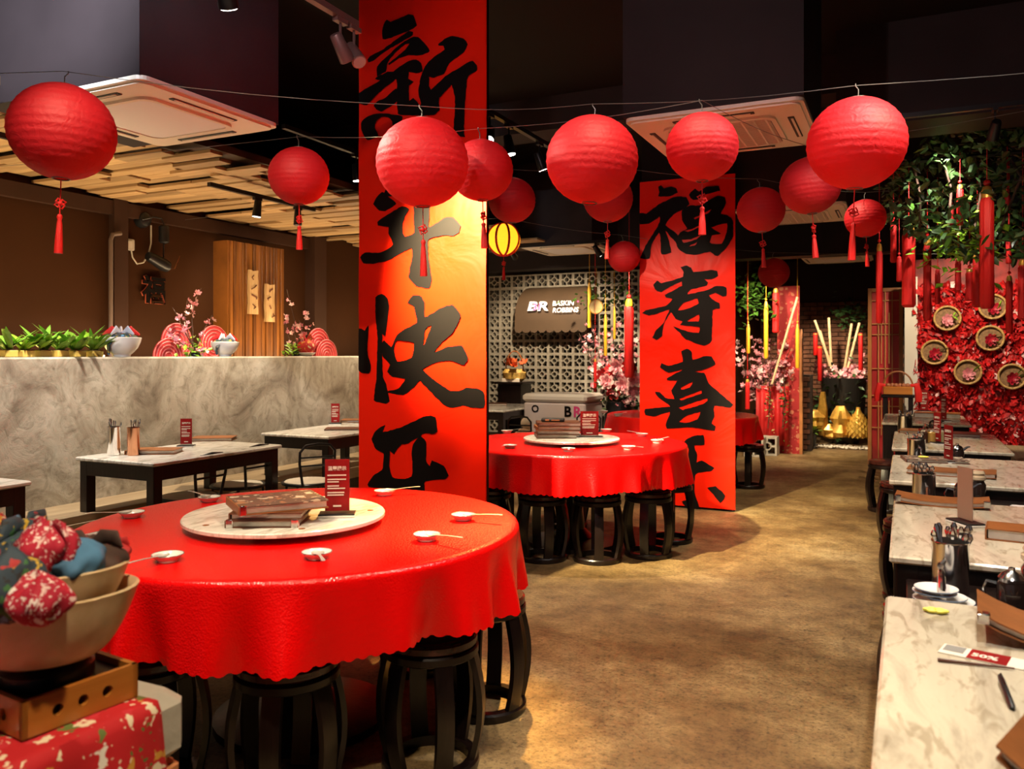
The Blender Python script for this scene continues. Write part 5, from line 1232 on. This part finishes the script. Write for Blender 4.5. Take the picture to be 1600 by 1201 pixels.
b = MB(); b.ball((0, 0, 0), .014, 8, 6); b.build('accent_dot', m_sp, aw, onaw(904, 471))
# chest freezer
fz = thing('chest_freezer', 'white chest freezer lettered BR behind the second round table', 'freezer', (-3.78, 8.95+.35, 0))
hx = .40
b = MB(); b.box((0, 0, .42), (2*hx, .6, .80), ch=.02); fb = b.build('body', mat('freezer_white', (.58, .50, .48), .35, var=.08, vs=2), fz)
b = MB(); b.box((0, 0, .875), (2*hx+.03, .63, .10), ch=.03); b.build('lid', mat('freezer_lid', (.62, .58, .52), .3), fz)
b = MB(); b.box((0, 0, .015), (2*hx-.05, .55, .03)); b.build('plinth', M_BMETAL, fz, smooth=0)
inst('lettering', text_mesh('B', .17, M_INK, .03), fb, (.18, -.305, .715), (PI/2, 0, 0)); inst('lettering', text_mesh('R', .17, mat('pink_ink', (.6, .05, .2), .4), .03), fb, (.30, -.305, .715), (PI/2, 0, 0))
inst('lettering', text_mesh('BASKIN ROBBINS', .035, M_INK, .02), fb, (.24, -.305, .60), (PI/2, 0, 0)); inst('lettering', text_mesh('O', .12, M_INK, .02), fb, (-.24, -.305, .74), (PI/2, 0, 0))
# doll on a low chair by the freezer
t = thing('plush_toy', 'small cream plush doll sitting before the freezer', 'toy', (gy(823, 660, 7.9).x, 7.9, .471), 0)
b = MB(); b.ball((0, 0, .08), .075, 14, 10, (1, .8, 1.1)); b.build('plush_body', mat('plush_tan', (.55, .36, .22), .9), t)
b = MB(); b.ball((0, -.01, .20), .06, 14, 10); b.build('head', mat('plush_cream', (.72, .6, .45), .9), t)
for s in (-1, 1):
    b = MB(); b.tube([(s*.05, -.02, .12), (s*.10, -.06, .08)], [.025, .02], 8); b.build('arm', MATS['plush_tan'], t)
    b = MB(); b.tube([(s*.04, -.04, .03), (s*.06, -.12, .02)], [.03, .025], 8); b.build('leg', MATS['plush_tan'], t)
chair('black wire chair holding the plush doll before the freezer', (gy(823, 660, 7.9).x, 7.9, 0), 1.6)
# flower basket on a dark plinth
px_ = gy(804, 600, 9.95)
t = thing('plant_plinth', 'dark square plinth under the handled flower basket', 'stand', (px_.x, 9.95, 0))
b = MB(); b.box((0, 0, .50), (.34, .34, 1.0), ch=.006); b.build('column', M_DARKW, t); b = MB(); b.box((0, 0, 1.015), (.42, .42, .03), ch=.006); b.build('cap', M_DARKW, t)
t = thing('flower_basket', 'handled basket of red and orange flowers on the dark plinth', 'basket', (px_.x, 9.95, 1.031), 0)
b = MB(); b.lathe([(.10, 0), (.15, .04), (.165, .12), (.13, .17), (.125, .165), (.001, .1)], 22); b.build('basket_body', mat('yellow_wicker', (.55, .34, .08), .6, var=.4, vs=25), t)
b = MB(); b.tube([(.13*math.cos(a), 0, .16+.25*math.sin(a)) for a in [PI*k/14 for k in range(15)]], .008, 7); b.build('handle', M_LEATH, t)
fl = petal_flower(.07, 6, .6, mat('orange_red_petal', (.55, .09, .02), .5, var=.4)); rg = random.Random(6)
for k in range(14):
    a = rg.uniform(0, 6.28); q_ = rg.uniform(.04, .17); inst('flower', fl, t, (q_*math.cos(a), q_*math.sin(a), .19+rg.uniform(0, .08)), (rg.uniform(-.8, .8), rg.uniform(-.8, .8), a), rg.uniform(.7, 1))
b = MB(); b.box((0, -.12, -.0+.02), (.26, .02, .05), ch=.005); b.build('label_band', M_CREAM, t)
# tassels and hanging ornaments
def big_tassel(label, p_, L, r, m, cap=M_GOLD, cat='tassel', group='hanging tassels', knot=True):
    t = thing('hanging_tassel', label, cat, p_, random.uniform(0, 6), group)
    fnw = lambda a, z: 1+.05*math.sin(9*a)
    b = MB(); b.lathe([(.002, 0), (r*.55, -.01*L), (r*.8, -.06*L), (r*.78, -.10*L)], 18); b.build('cap', cap, t)
    b = MB(); b.lathe([(r*.7, -.10*L), (r*.95, -.14*L), (r*.92, -.5*L), (r, -L*.97), (r*.7, -L), (.001, -L*.99)], 20, fn=fnw, caps=False); b.build('skirt', m, t)
    b = MB(); b.tube([(0, 0, 0), (0, 0, (3.69-p_[2]) if group == 'hanging tassels' else 2.97-p_[2])], .003, 6); b.build('cord', m, t)
    if knot:
        b = MB(); b.ball((0, 0, .02), r*.5, 10, 8); b.build('knot', m, t)
    return t
def px_t(u, v0, v1, Y, wpx, m, lab, **kw):
    a = gy(u, v0, Y); c = gy(u, v1, Y); d = (a-Vector((0, 0, CAM_H))).dot(Fv); big_tassel(lab, a, a.z-c.z, wpx*d/F_PX/2, m, **kw)
px_t(983, 466, 590, 9.5, 15, M_TASS, 'wide red tassel with a yellow knot beside the shorter banner', cap=M_YELL)
px_t(921, 440, 512, 10.2, 6, M_YELL, 'yellow tassel hanging beside the awning sign'); px_t(946, 490, 556, 9.9, 5, M_YELL, 'yellow tassel hanging among the pink blossoms left of the shorter banner'); px_t(960, 478, 530, 10.1, 4, M_YELL, 'thin yellow tassel under the gold disc leaves')
px_t(930, 560, 612, 9.9, 5, M_TASS, 'thin red tassel at the left of the peonies')
t = thing('gold_drum_disc', 'round gold drum-like disc hanging beside the awning sign', 'ornament', gy(932, 479, 10.0))
b = MB(); b.lathe([(.085, -.02), (.092, -.012), (.092, .012), (.085, .02)], 28); b.v = [(x, z, y) for x, y, z in b.v]; b.build('disc', mat('pale_gold', (.72, .55, .25), .4, var=.2, vs=9), t)
b = MB(); b.tube([(.092*math.cos(2*PI*k/28), -.02, .092*math.sin(2*PI*k/28)) for k in range(28)], .006, 6, closed=True); b.build('rim', M_GOLD, t)
b = MB(); b.tube([(0, 0, .09), (0, 0, .5)], .003, 5); b.build('cord', M_GOLD, t)
# blossom tree left of the second banner
c0 = gy(965, 600, 10.55)
t = thing('blossom_tree', 'dense pink blossom tree left of the shorter banner', 'flowers', (c0.x, 10.45, 0))
Wb = lambda u, v, Y=10.45: gy(u, v, Y)-Vector((c0.x, 10.45, 0))
b = MB(); b.lathe([(.16, 0), (.18, .3), (.2, .55), (.19, .58), (.001, .55)], 20); b.build('planter', M_DARKW, t)
branchy(t, (0, 0, .55), [Wb(905, 520), Wb(922, 500), Wb(915, 535), Wb(935, 555), Wb(940, 515), Wb(960, 490), Wb(985, 500), Wb(970, 525), Wb(995, 520), Wb(955, 540)], 12, 20, .012, .07, fs=1.5)
leafcloud(t, 110, Wb(955, 458), (.22, .15, .12), M_LEAF, 31, .10)
rg = random.Random(13)
pe = petal_flower(.09, 7, .5, M_PINKL, 'peony_petals'); pe2 = petal_flower(.065, 6, .9, M_PINK, 'peony_petals'); pe3 = petal_flower(.035, 5, 1.3, M_PINK, 'peony_petals'); per = petal_flower(.09, 7, .5, M_REDP, 'peony_petals')
pa = thing('peony_arrangement', 'bouquet of pink and red peonies behind the farthest red table', 'flowers', (gy(968, 640, 9.9).x, 9.9, 0))
b = MB(); b.lathe([(.14, 0), (.17, .05), (.2, .5), (.17, .8), (.16, .8), (.001, .75)], 20); b.build('vase', M_BMETAL, pa)
for k, (u, v, r_) in enumerate(((965, 572, 0), (975, 585, 0), (949, 597, 0), (974, 601, 0), (993, 592, 0), (957, 580, 1), (985, 572, 1), (945, 585, 1), (990, 608, 0), (960, 612, 1))):
    P_ = gy(u, v, 9.75+rg.uniform(-.1, .1))-pa.location; rot = (PI/2+rg.uniform(-.4, .4), rg.uniform(-.3, .3), 0)
    f_ = inst('peony', per if r_ else pe, pa, P_, rot, 1.1); inst('inner_petals', pe2 if not r_ else per, f_, (0, 0, .012), (0, 0, .5), 1 if not r_ else .7); inst('inner_petals', pe3, f_, (0, 0, .025), (0, 0, .9))
leafcloud(pa, 150, gy(970, 622, 9.95)-pa.location, (.17, .12, .14), M_LEAFD, 15, .12)
branchy(pa, (0, 0, .75), [gy(975, 625, 9.7)-pa.location, gy(990, 632, 9.7)-pa.location, gy(960, 632, 9.7)-pa.location], 3, 10, .006, .05, fs=1.2)

# ------------------------------------------------------------------ back right of the second banner: blossoms, red screen, tassels, alcove
c0 = gy(1190, 690, 12.08)
t = thing('blossom_tree', 'pink blossom tree right of the shorter banner, over the red drape', 'flowers', (c0.x, 12.08, 0))
Wb = lambda u, v, Y=11.95: gy(u, v, Y)-Vector((c0.x, 12.08, 0))
b = MB(); b.lathe([(.09, 0), (.10, .3), (.11, .6), (.10, .62), (.001, .6)], 20); b.build('planter', M_DARKW, t)
branchy(t, (0, 0, .6), [Wb(1160, 540), Wb(1155, 565), Wb(1175, 525), Wb(1190, 550), Wb(1205, 530), Wb(1215, 560), Wb(1235, 545), Wb(1225, 570), Wb(1180, 575), Wb(1165, 585), Wb(1200, 570), Wb(1240, 575)], 22, 24, .012, .07, fs=1.7)
t2 = thing('hanging_foliage', 'round bush of hanging green leaves right of the shorter banner', 'foliage', gy(1172, 462, 11.5))
b = MB(); b.tube([(0, 0, .35), (0, 0, .7)], .006, 6); b.build('hanger', M_BMETAL, t2)
leafcloud(t2, 220, (0, 0, 0), (.14, .12, .17), M_LEAF, 41, .11)
dr = thing('red_drape', 'red cloth drape hanging under the pink blossoms', 'drape', (gy(1207, 680, 11.93).x, 11.93, 0))
b = MB(); n = 24; vs = []
for z in (.12, .5, .95):
    for k in range(n+1): vs.append((-.22+.44*k/n, .02*math.sin(k*1.1), z))
b.add(vs, [(j*(n+1)+k, j*(n+1)+k+1, (j+1)*(n+1)+k+1, (j+1)*(n+1)+k) for j in range(2) for k in range(n)]); d_ = b.build('fabric', mat('red_drape_cloth', (.5, .008, .008), .6), dr, smooth=1.2); d_.modifiers.new('t', 'SOLIDIFY').thickness = .01
for k, (u, m) in enumerate(((1201, mat('dry_vine', (.30, .20, .06), .7, var=.4)), (1224, M_LEAF))):
    g = thing('trailing_vine', ['dry brown vine trailing over the red drape', 'green vine trailing at the right of the red drape'][k], 'vine', gy(u, 585, 11.84)); rg = random.Random(50+k)
    b = MB(); b.tube([(0, 0, 0), (.02, 0, -.3), (-.01, 0, -.75)], .006, 6); b.build('stem', M_BARK, g); leafcloud(g, 60, (0, 0, -.35), (.03, .03, .2), m, 60+k, .06)
for k, (u, v) in enumerate(((1180, 708), (1201, 706))):
    p_ = gz(u, v+4, 0); s = inst('breeze_block_planter', blk, None, (p_.x, p_.y, .13), (0, 0, 0), 1.3); s.scale = (1.3, 3.2, 1.3); tag(s, ['grey breeze block on the floor below the red drape, left one', 'grey breeze block on the floor below the red drape, right one'][k], 'block', 'loose breeze blocks')
rs = thing('red_pattern_screen', 'tall red patterned screen panel with a wooden edge at the back', 'screen', (gy(1232, 690, 12.1).x, 12.1, 0)); zz = gy(1232, 447, 12.1).z
b = MB(); b.box((0, 0, zz/2), (.30, .05, zz)); b.build('panel', m_floral('red_pattern', (.34, .012, .012), [(.5, .16, .08), (.55, .05, .03), (.3, .01, .01)], 14), rs, smooth=0)
b = MB(); b.box((.17, 0, zz*.37), (.04, .08, zz*.74)); b.build('edge_post', mat('orange_wood', (.40, .15, .04), .5, var=.3), rs, smooth=0)
bp_ = gy(1252, 650, 12.6); t = thing('brick_pier', 'narrow dark brick pier left of the alcove', 'pier', (bp_.x, 12.6, 0))
b = MB(); b.box((0, .03, .55), (.30, .18, 1.1)); b.build('core', MATS['mortar_dark'], t, smooth=0)
for r in range(14): inst('brick', bk, t, (.02 if r % 2 else -.02, -.06, .05+r*.076))
px_t(1169, 506, 552, 11.4, 6, M_YELL, 'yellow tassel above the pink blossoms right of the shorter banner'); px_t(1197, 470, 560, 11.4, 7, M_YELL, 'long yellow tassel above the red drape'); px_t(1246, 505, 575, 11.8, 6, M_YELL, 'yellow tassel hanging before the red patterned screen')
px_t(1212, 450, 520, 11.6, 10, M_TASS, 'red tassel below the tiny-looking lantern at the back'); px_t(1168, 592, 640, 11.2, 7, M_TASS, 'short red tassel hanging low at the right edge of the shorter banner')
def stick(lab, u0, v0, u1, v1, Y, r=.014, group='bamboo sticks'):
    a, c = gy(u0, v0, Y), gy(u1, v1, Y); d = c-a; t = thing('bamboo_stick', lab, 'stick', a, 0, group)
    b = MB(); b.tube([(0, 0, 0), d], r, 8); b.build('cane', M_BAMB, t)
    for f in (.25, .5, .75):
        b = MB(); b.tube([d*(f-.006), d*(f+.006)], r*1.18, 8); b.build('node', M_BAMB, t)
stick('bamboo stick slanting up in front of the red patterned screen', 1206, 600, 1246, 464, 11.7, .016)
for k, (u0, v0, u1, v1, lb) in enumerate(((1300, 575, 1273, 500, 'leftmost bamboo stick in the alcove vase'), (1297, 572, 1281, 516, 'second bamboo stick from the left in the alcove vase'), (1299, 570, 1295, 496, 'upright bamboo stick in the alcove vase'), (1320, 574, 1331, 505, 'slim bamboo stick fourth from the left in the alcove vase'), (1325, 574, 1343, 504, 'rightmost slanting bamboo stick in the alcove vase'))):
    stick(lb, u0, v0, u1, v1, 13.9, .02)
vz = gy(1318, 640, 13.9)
t = thing('flower_vase', 'big dark vase with pink blossoms and greenery in the brick alcove', 'vase', (vz.x, 13.9, 0)); b = MB(); zt_ = gy(1318, 590, 13.9).z
b.lathe([(.22, 0), (.24, .05), (.3, .3), (.34, zt_-.1), (.36, zt_), (.33, zt_), (.001, zt_-.1)], 24); b.build('vase_body', mat('black_glaze', (.02, .018, .016), .25), t)
leafcloud(t, 150, (0, -.25, .65), (.26, .1, .22), M_LEAFD, 71, .12)
branchy(t, (0, 0, zt_-.1), [gy(u, v, 13.8)-Vector((vz.x, 13.9, 0)) for u, v in ((1265, 568), (1290, 580), (1310, 578), (1330, 580), (1345, 560), (1350, 585), (1300, 585), (1322, 588))], 73, 14, .01, .06, fs=2.0)
for (u, v0, v1, lb) in ((1281, 540, 595, 'red candle-like roll nearest the alcove vase'), (1274, 520, 555, 'red candle-like roll behind, at the left of the alcove'), (1345, 520, 578, 'red candle-like roll at the right of the alcove vase')):
    a, c = gy(u, v0, 13.6), gy(u, v1, 13.6); t = thing('red_candle', lb, 'candle', c, 0, 'red candles'); b = MB(); h = a.z-c.z
    b.lathe([(.028, 0), (.033, .01), (.033, h-.02), (.028, h), (.001, h)], 16); b.build('wax', M_TASS, t); b = MB(); b.lathe([(.034, h*.93), (.036, h*.95), (.034, h*.97)], 16, caps=False); b.build('gold_band', M_GOLD, t); b = MB(); b.tube([(0, 0, h), (0, 0, h+.03)], .004, 6); b.build('wick', M_BMETAL, t)
def pineapple(lb, u, v0, v1, Y, w):
    c = gy(u, v1, Y); a = gy(u, v0, Y); h = a.z-c.z; t = thing('gold_pineapple', lb, 'ornament', (c.x, Y, max(0, c.z)), 0, 'gold pineapple ornaments')
    b = MB(); b.lathe([(w*.5, 0), (w*.9, .08*h), (w, .25*h), (w*.85, .5*h), (w*.45, .75*h), (w*.22, .9*h), (w*.18, h), (.001, h)], 24); b.build('fruit_body', M_GOLD, t)
    q_ = MB(); q_.add([(-.035, 0, 0), (0, -.022, -.03), (.035, 0, 0), (0, -.012, .035)], [(0, 1, 3), (1, 2, 3)]); me = q_.mesh('scale', mat('gold_scale', (.78, .48, .08), .35, metal=.4), 0)
    for r in range(9):
        f = .06+.085*r; rad = w*(.9+.1*f*4 if f < .25 else 1.0-.9*(f-.25))*1.0; n_ = 12
        rad = w*(np.interp(f, [0, .08, .25, .5, .75, .9], [.5, .9, 1, .85, .45, .22]))
        for k in range(n_):
            a_ = 2*PI*(k+.5*(r % 2))/n_; inst('scale', me, t, (rad*math.cos(a_), rad*math.sin(a_), f*h), (0, 0, a_+PI/2), max(.4, rad/w)*1.2)
pineapple('gold pineapple ornament at the right of the alcove', 1341, 636, 684, 13.15, .16); 
for (u, v0, v1, w_, lb, sd) in ((1314, 634, 682, .15, 'carved gold rockery ornament in the middle of the alcove', 1), (1286, 612, 680, .07, 'slim gold rockery ornament at the left of the alcove', 2), (1273, 640, 668, .16, 'round gold ingot ornament behind the potted plant', 3), (1299, 662, 684, .13, 'low brown rockery stone between the gold ornaments', 4)):
    c = gy(u, v1, 13.2); a = gy(u, v0, 13.2); t = thing('gold_rockery', lb, 'ornament', (c.x, 13.2, max(0, c.z)), 0, 'gold rockery ornaments'); rg = random.Random(sd); b = MB(); h = a.z-c.z
    b.lathe([(w_*.8, 0), (w_, .15*h), (w_*.8, .4*h), (w_*.95, .6*h), (w_*.6, .85*h), (w_*.4, h), (.001, h)], 14, fn=lambda a_, z: 1+.22*math.sin(3*a_+9*z)+.12*math.sin(7*a_-14*z)); b.build('stone', M_GOLD, t)
t = thing('potted_fern', 'small leafy plant in a black pot at the mouth of the alcove', 'plant', (gz(1272, 690, 0).x, 13.0, 0)); b = MB(); b.lathe([(.10, 0), (.13, .22), (.14, .24), (.12, .24), (.001, .2)], 18); b.build('pot', M_BMETAL, t)
for k in range(22): inst('leaf', BL[k % 4], t, (0, 0, .2), (random.uniform(-.2, .2), random.uniform(0, .6), k*.61), random.uniform(.9, 1.4))
t2 = thing('hanging_foliage', 'small bush of dark hanging leaves against the alcove bricks', 'foliage', gy(1332, 490, 14.2)); b = MB(); b.tube([(0, 0, .2), (0, 0, .9)], .006, 6); b.build('hanger', M_BMETAL, t2); leafcloud(t2, 110, (0, 0, 0), (.13, .08, .13), M_LEAFD, 43, .12)
q = MB(); rg = random.Random(8)
for k in range(420): q.ball((rg.uniform(-1.45, -.35), rg.uniform(12.95, 13.3), .012+rg.uniform(0, .02)), rg.uniform(.012, .026), 6, 4, (1, 1, .7))
o = q.build('white_pebbles', mat('pebble_white', (.66, .6, .48), .6), None, smooth=1); stuff(o); tag(o, 'strip of white pebbles on the alcove floor', 'pebbles')
# lattice screen
lx0, lx1 = gy(1356, 500, 11.15).x, gy(1411, 500, 11.15).x; ls_ = thing('lattice_screen', 'red wooden lattice screen in an orange frame at the back right', 'screen', ((lx0+lx1)/2, 11.15, 0)); hw = (lx1-lx0)/2; zt_ = gy(1380, 450, 11.15).z; m_lf = m_wood('orange_frame_wood', (.30, .11, .03), (.46, .19, .05), .45, 2, 20, .1)
for s in (-1, 1):
    b = MB(); b.box((s*(hw-.022), 0, zt_/2), (.044, .05, zt_), ch=.003); b.build('stile', m_lf, ls_)
for z in (zt_-.022, .04):
    b = MB(); b.box((0, 0, z), (2*hw-.088, .05, .044)); b.build('rail', m_lf, ls_, smooth=0)
b = MB(); b.box((0, .02, zt_/2), (2*hw-.09, .008, zt_-.09)); b.build('red_backing', mat('red_backing_paint', (.42, .01, .012), .5), ls_, smooth=0)
iw = hw-.044; bars = []
for x in (-.5, .0, .5): bars.append((x*iw*1.0, .09, x*iw*1.0, zt_-.05))
for z in (.93, .80, .74, .55, .40, .34, .22): bars.append((-iw, z*zt_, iw, z*zt_))
for s in (-1, 1): bars += [(s*iw*.28, .58*zt_, s*iw*.28, .86*zt_), (s*iw*.28, .18*zt_, s*iw*.28, .37*zt_)]
for (x0, z0, x1, z1) in bars:
    b = MB(); b.box(((x0+x1)/2, -.012, (z0+z1)/2), (abs(x1-x0)+.010, .014, abs(z1-z0)+.010)); b.build('lattice_bar', mat('gold_bar', (.50, .24, .07), .4), ls_, smooth=0)
# serving stand with basket
sx = gy(1403, 610, 10.3).x; t = thing('serving_stand', 'tall dark stand behind the farthest marble table', 'stand', (sx, 10.3, 0)); zt_ = gy(1400, 616, 10.3).z
for a in (-1, 1):
    for c in (-1, 1):
        b = MB(); b.box((a*.13, c*.11, (zt_-.03)/2), (.05, .05, zt_-.03)); b.build('leg', M_DARKW, t, smooth=0)
b = MB(); b.box((0, 0, zt_-.015), (.34, .3, .03), ch=.004); b.build('top', M_DARKW, t)
t = thing('gift_basket', 'wooden tray basket with a hoop handle and red cloth on the tall stand', 'basket', (sx, 10.3, zt_+.001)); b = MB(); b.box((0, 0, .045), (.30, .22, .09), ch=.006); b.build('tray', M_CRATE, t)
b = MB(); b.tube([(.15*math.cos(a), 0, .09+.17*math.sin(a)) for a in [PI*k/14 for k in range(15)]], .010, 7); b.build('hoop_handle', M_LEATH, t)
for s in (-1, 1):
    b = MB(); b.tube([(s*.13, 0, .10), (s*.19, -.02, .11), (s*.21, -.02, .0), (s*.21, -.02, -.08)], [.02, .035, .04, .035], 8, flat=(1, .5)); b.build('red_cloth', M_TASS, t)
b = MB()
for k in range(6): b.ball((-.1+.04*k, .02*(k % 2), .10), .028, 8, 6)
b.build('sweets', mat('brown_sweets', (.3, .1, .04), .5), t)
# wicker baskets with flowers on the red wall
pk = [(1480, 497, 0, 'upper left round basket with a pink flower on the red wall'), (1551, 479, 1, 'top right round basket with a red flower on the red wall'), (1547, 528, 1, 'middle right round basket with a red flower on the red wall'), (1460, 550, 1, 'left round basket with a red flower on the red wall'), (1512, 581, 0, 'lower middle round basket with a pale flower on the red wall'), (1581, 588, 1, 'lower right round basket with a red flower on the red wall')]
m_wick = mat('wicker_rim', (.50, .30, .10), .6, var=.4, vs=40); m_wickd = mat('wicker_base', (.22, .12, .05), .7, var=.4, vs=40)
pe4 = petal_flower(.07, 7, .5, M_PINK, 'petals'); pe5 = petal_flower(.07, 7, .5, mat('deep_red_petal', (.42, .01, .03), .5, var=.4, vs=16), 'petals')
for (u, v, rd, lb) in pk:
    p_ = gy(u, v, 10.56); t = thing('wall_basket', lb, 'basket', p_, 0, 'round flower baskets on the red wall')
    b = MB(); b.tube([(.132*math.cos(2*PI*k/32), -.03, .132*math.sin(2*PI*k/32)) for k in range(32)], .012, 8, closed=True); b.tube([(.130*math.cos(2*PI*k/32), -.01, .130*math.sin(2*PI*k/32)) for k in range(32)], .011, 8, closed=True); b.build('rim', m_wick, t)
    b = MB(); b.lathe([(.13, 0), (.12, .025), (.001, .03)], 28); b.v = [(x, z, y) for x, y, z in b.v]; b.build('base', m_wickd, t)
    m5 = pe5 if rd else pe4
    f_ = inst('flower', m5, t, (.0, -.02, -.02), (PI/2, 0, .3), 1.0); inst('inner_petals', m5, f_, (0, 0, .015), (0, 0, .5), .7); inst('inner_petals', m5, f_, (0, 0, .03), (0, 0, .2), .45)
    rg = random.Random(u)
    for k in range(5): inst('leaf', BL[0], t, (rg.uniform(-.02, .06), -.03, rg.uniform(-.06, .03)), (rg.uniform(-.4, .2), rg.uniform(-.5, 1.2), rg.uniform(-1, 1)), rg.uniform(.45, .7))

# ------------------------------------------------------------------ leafy canopy with hanging tassels, upper right
cz = thing('leafy_canopy', 'hanging canopy of dark glossy leaves at the upper right', 'foliage', (.45, 7.4, 2.5)); rg = random.Random(77)
lv = MB(); L = .105; lv.add([(0, 0, 0), (L*.3, -L*.26, L*.05), (L*.7, -L*.22, L*.02), (L, 0, -L*.08), (L*.7, L*.22, L*.02), (L*.3, L*.26, L*.05), (L*.3, 0, -.008), (L*.7, 0, -.012)], [(0, 1, 6), (0, 6, 5), (1, 2, 7, 6), (6, 7, 4, 5), (2, 3, 7), (7, 3, 4)])
lms = [lv.mesh('leaf', m, 0) for m in (M_LEAF, M_LEAFD, mat('olive_leaf', (.09, .14, .02), .35, var=.4, vs=9))]
rest = MB()
def canopy_pt():
    while True:
        u, v = rg.uniform(1372, 1640), rg.uniform(195, 430)
        f = (u-1372)/228
        top = 300-115*min(1, f*2.2); bot = 345+60*min(1, f*1.6)
        if v < top or v > bot: continue
        return gy(u, v, rg.uniform(6.8, 8.4))-cz.location
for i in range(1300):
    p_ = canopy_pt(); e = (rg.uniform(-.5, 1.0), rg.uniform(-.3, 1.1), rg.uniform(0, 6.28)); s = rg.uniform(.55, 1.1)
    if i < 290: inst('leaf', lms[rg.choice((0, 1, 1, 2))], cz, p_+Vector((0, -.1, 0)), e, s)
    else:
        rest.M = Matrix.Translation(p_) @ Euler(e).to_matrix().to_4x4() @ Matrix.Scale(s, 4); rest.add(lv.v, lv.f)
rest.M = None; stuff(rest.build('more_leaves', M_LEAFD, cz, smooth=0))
for k in range(7):
    b = MB(); x0 = -.4+.22*k; b.tube([(x0, 0, .45), (x0+.05, rg.uniform(-.4, .4), .2), (x0+rg.uniform(-.1, .1), rg.uniform(-.5, .5), -.15)], .010, 6); b.build('twig', M_BARK, cz)
b = MB(); b.tube([(-.65, 0, .46), (.9, 0, .46)], .018, 8); b.build('support_pole', M_BMETAL, cz)
lc = thing('leaf_cluster', 'leaf cluster coloured bright to look lit, hanging below the canopy', 'foliage', gy(1500, 385, 7.3)); leafcloud(lc, 150, (0, 0, 0), (.13, .10, .10), M_LEAFB, 90, .09)  # lit look is put into the brighter leaf colour
b = MB(); b.tube([(0, 0, 0), (0, 0, .4)], .006, 6); b.build('stem', M_BARK, lc)
TS = [(1542, 290, 482, 6.9, 21, 'widest long red tassel with a gold cap at the right of the canopy'), (1500, 288, 352, 7.2, 10, 'short red tassel near the middle of the canopy'), (1420, 350, 480, 7.4, 20, 'wide ragged red tassel at the left of the canopy'), (1374, 380, 505, 7.5, 10, 'leftmost long red tassel, before the lattice screen'),
 (1396, 345, 410, 7.6, 9, 'short red tassel at the left edge of the canopy'), (1449, 370, 500, 7.8, 12, 'red tassel left of the bright leaf cluster'), (1497, 405, 455, 7.9, 9, 'red tassel below the bright leaf cluster'), (1527, 395, 480, 7.6, 14, 'red tassel right of the bright leaf cluster, beside the widest one'), (1577, 430, 520, 7.5, 10, 'red tassel with gold bands near the right picture edge'), (1598, 405, 500, 7.2, 14, 'red tassel cut by the right picture edge'),
 (1574, 300, 328, 7.2, 8, 'tiny red tassel high at the right of the canopy'), (1576, 370, 412, 7.6, 8, 'small red tassel under the right part of the canopy'), (1405, 400, 440, 7.9, 8, 'small red tassel hidden at the left among longer ones'), (1487, 315, 360, 7.7, 7, 'thin red tassel beside the short middle one'), (1515, 420, 470, 8.0, 12, 'dim red tassel deep below the canopy middle'), (1465, 420, 475, 8.2, 8, 'thin dim red tassel deep below the canopy left')]
for (u, v0, v1, Y, wpx, lb) in TS: px_t(u, v0, v1, Y, wpx, M_TASS, lb, cap=M_GOLD if wpx >= 10 else M_TASS, group='red canopy tassels')
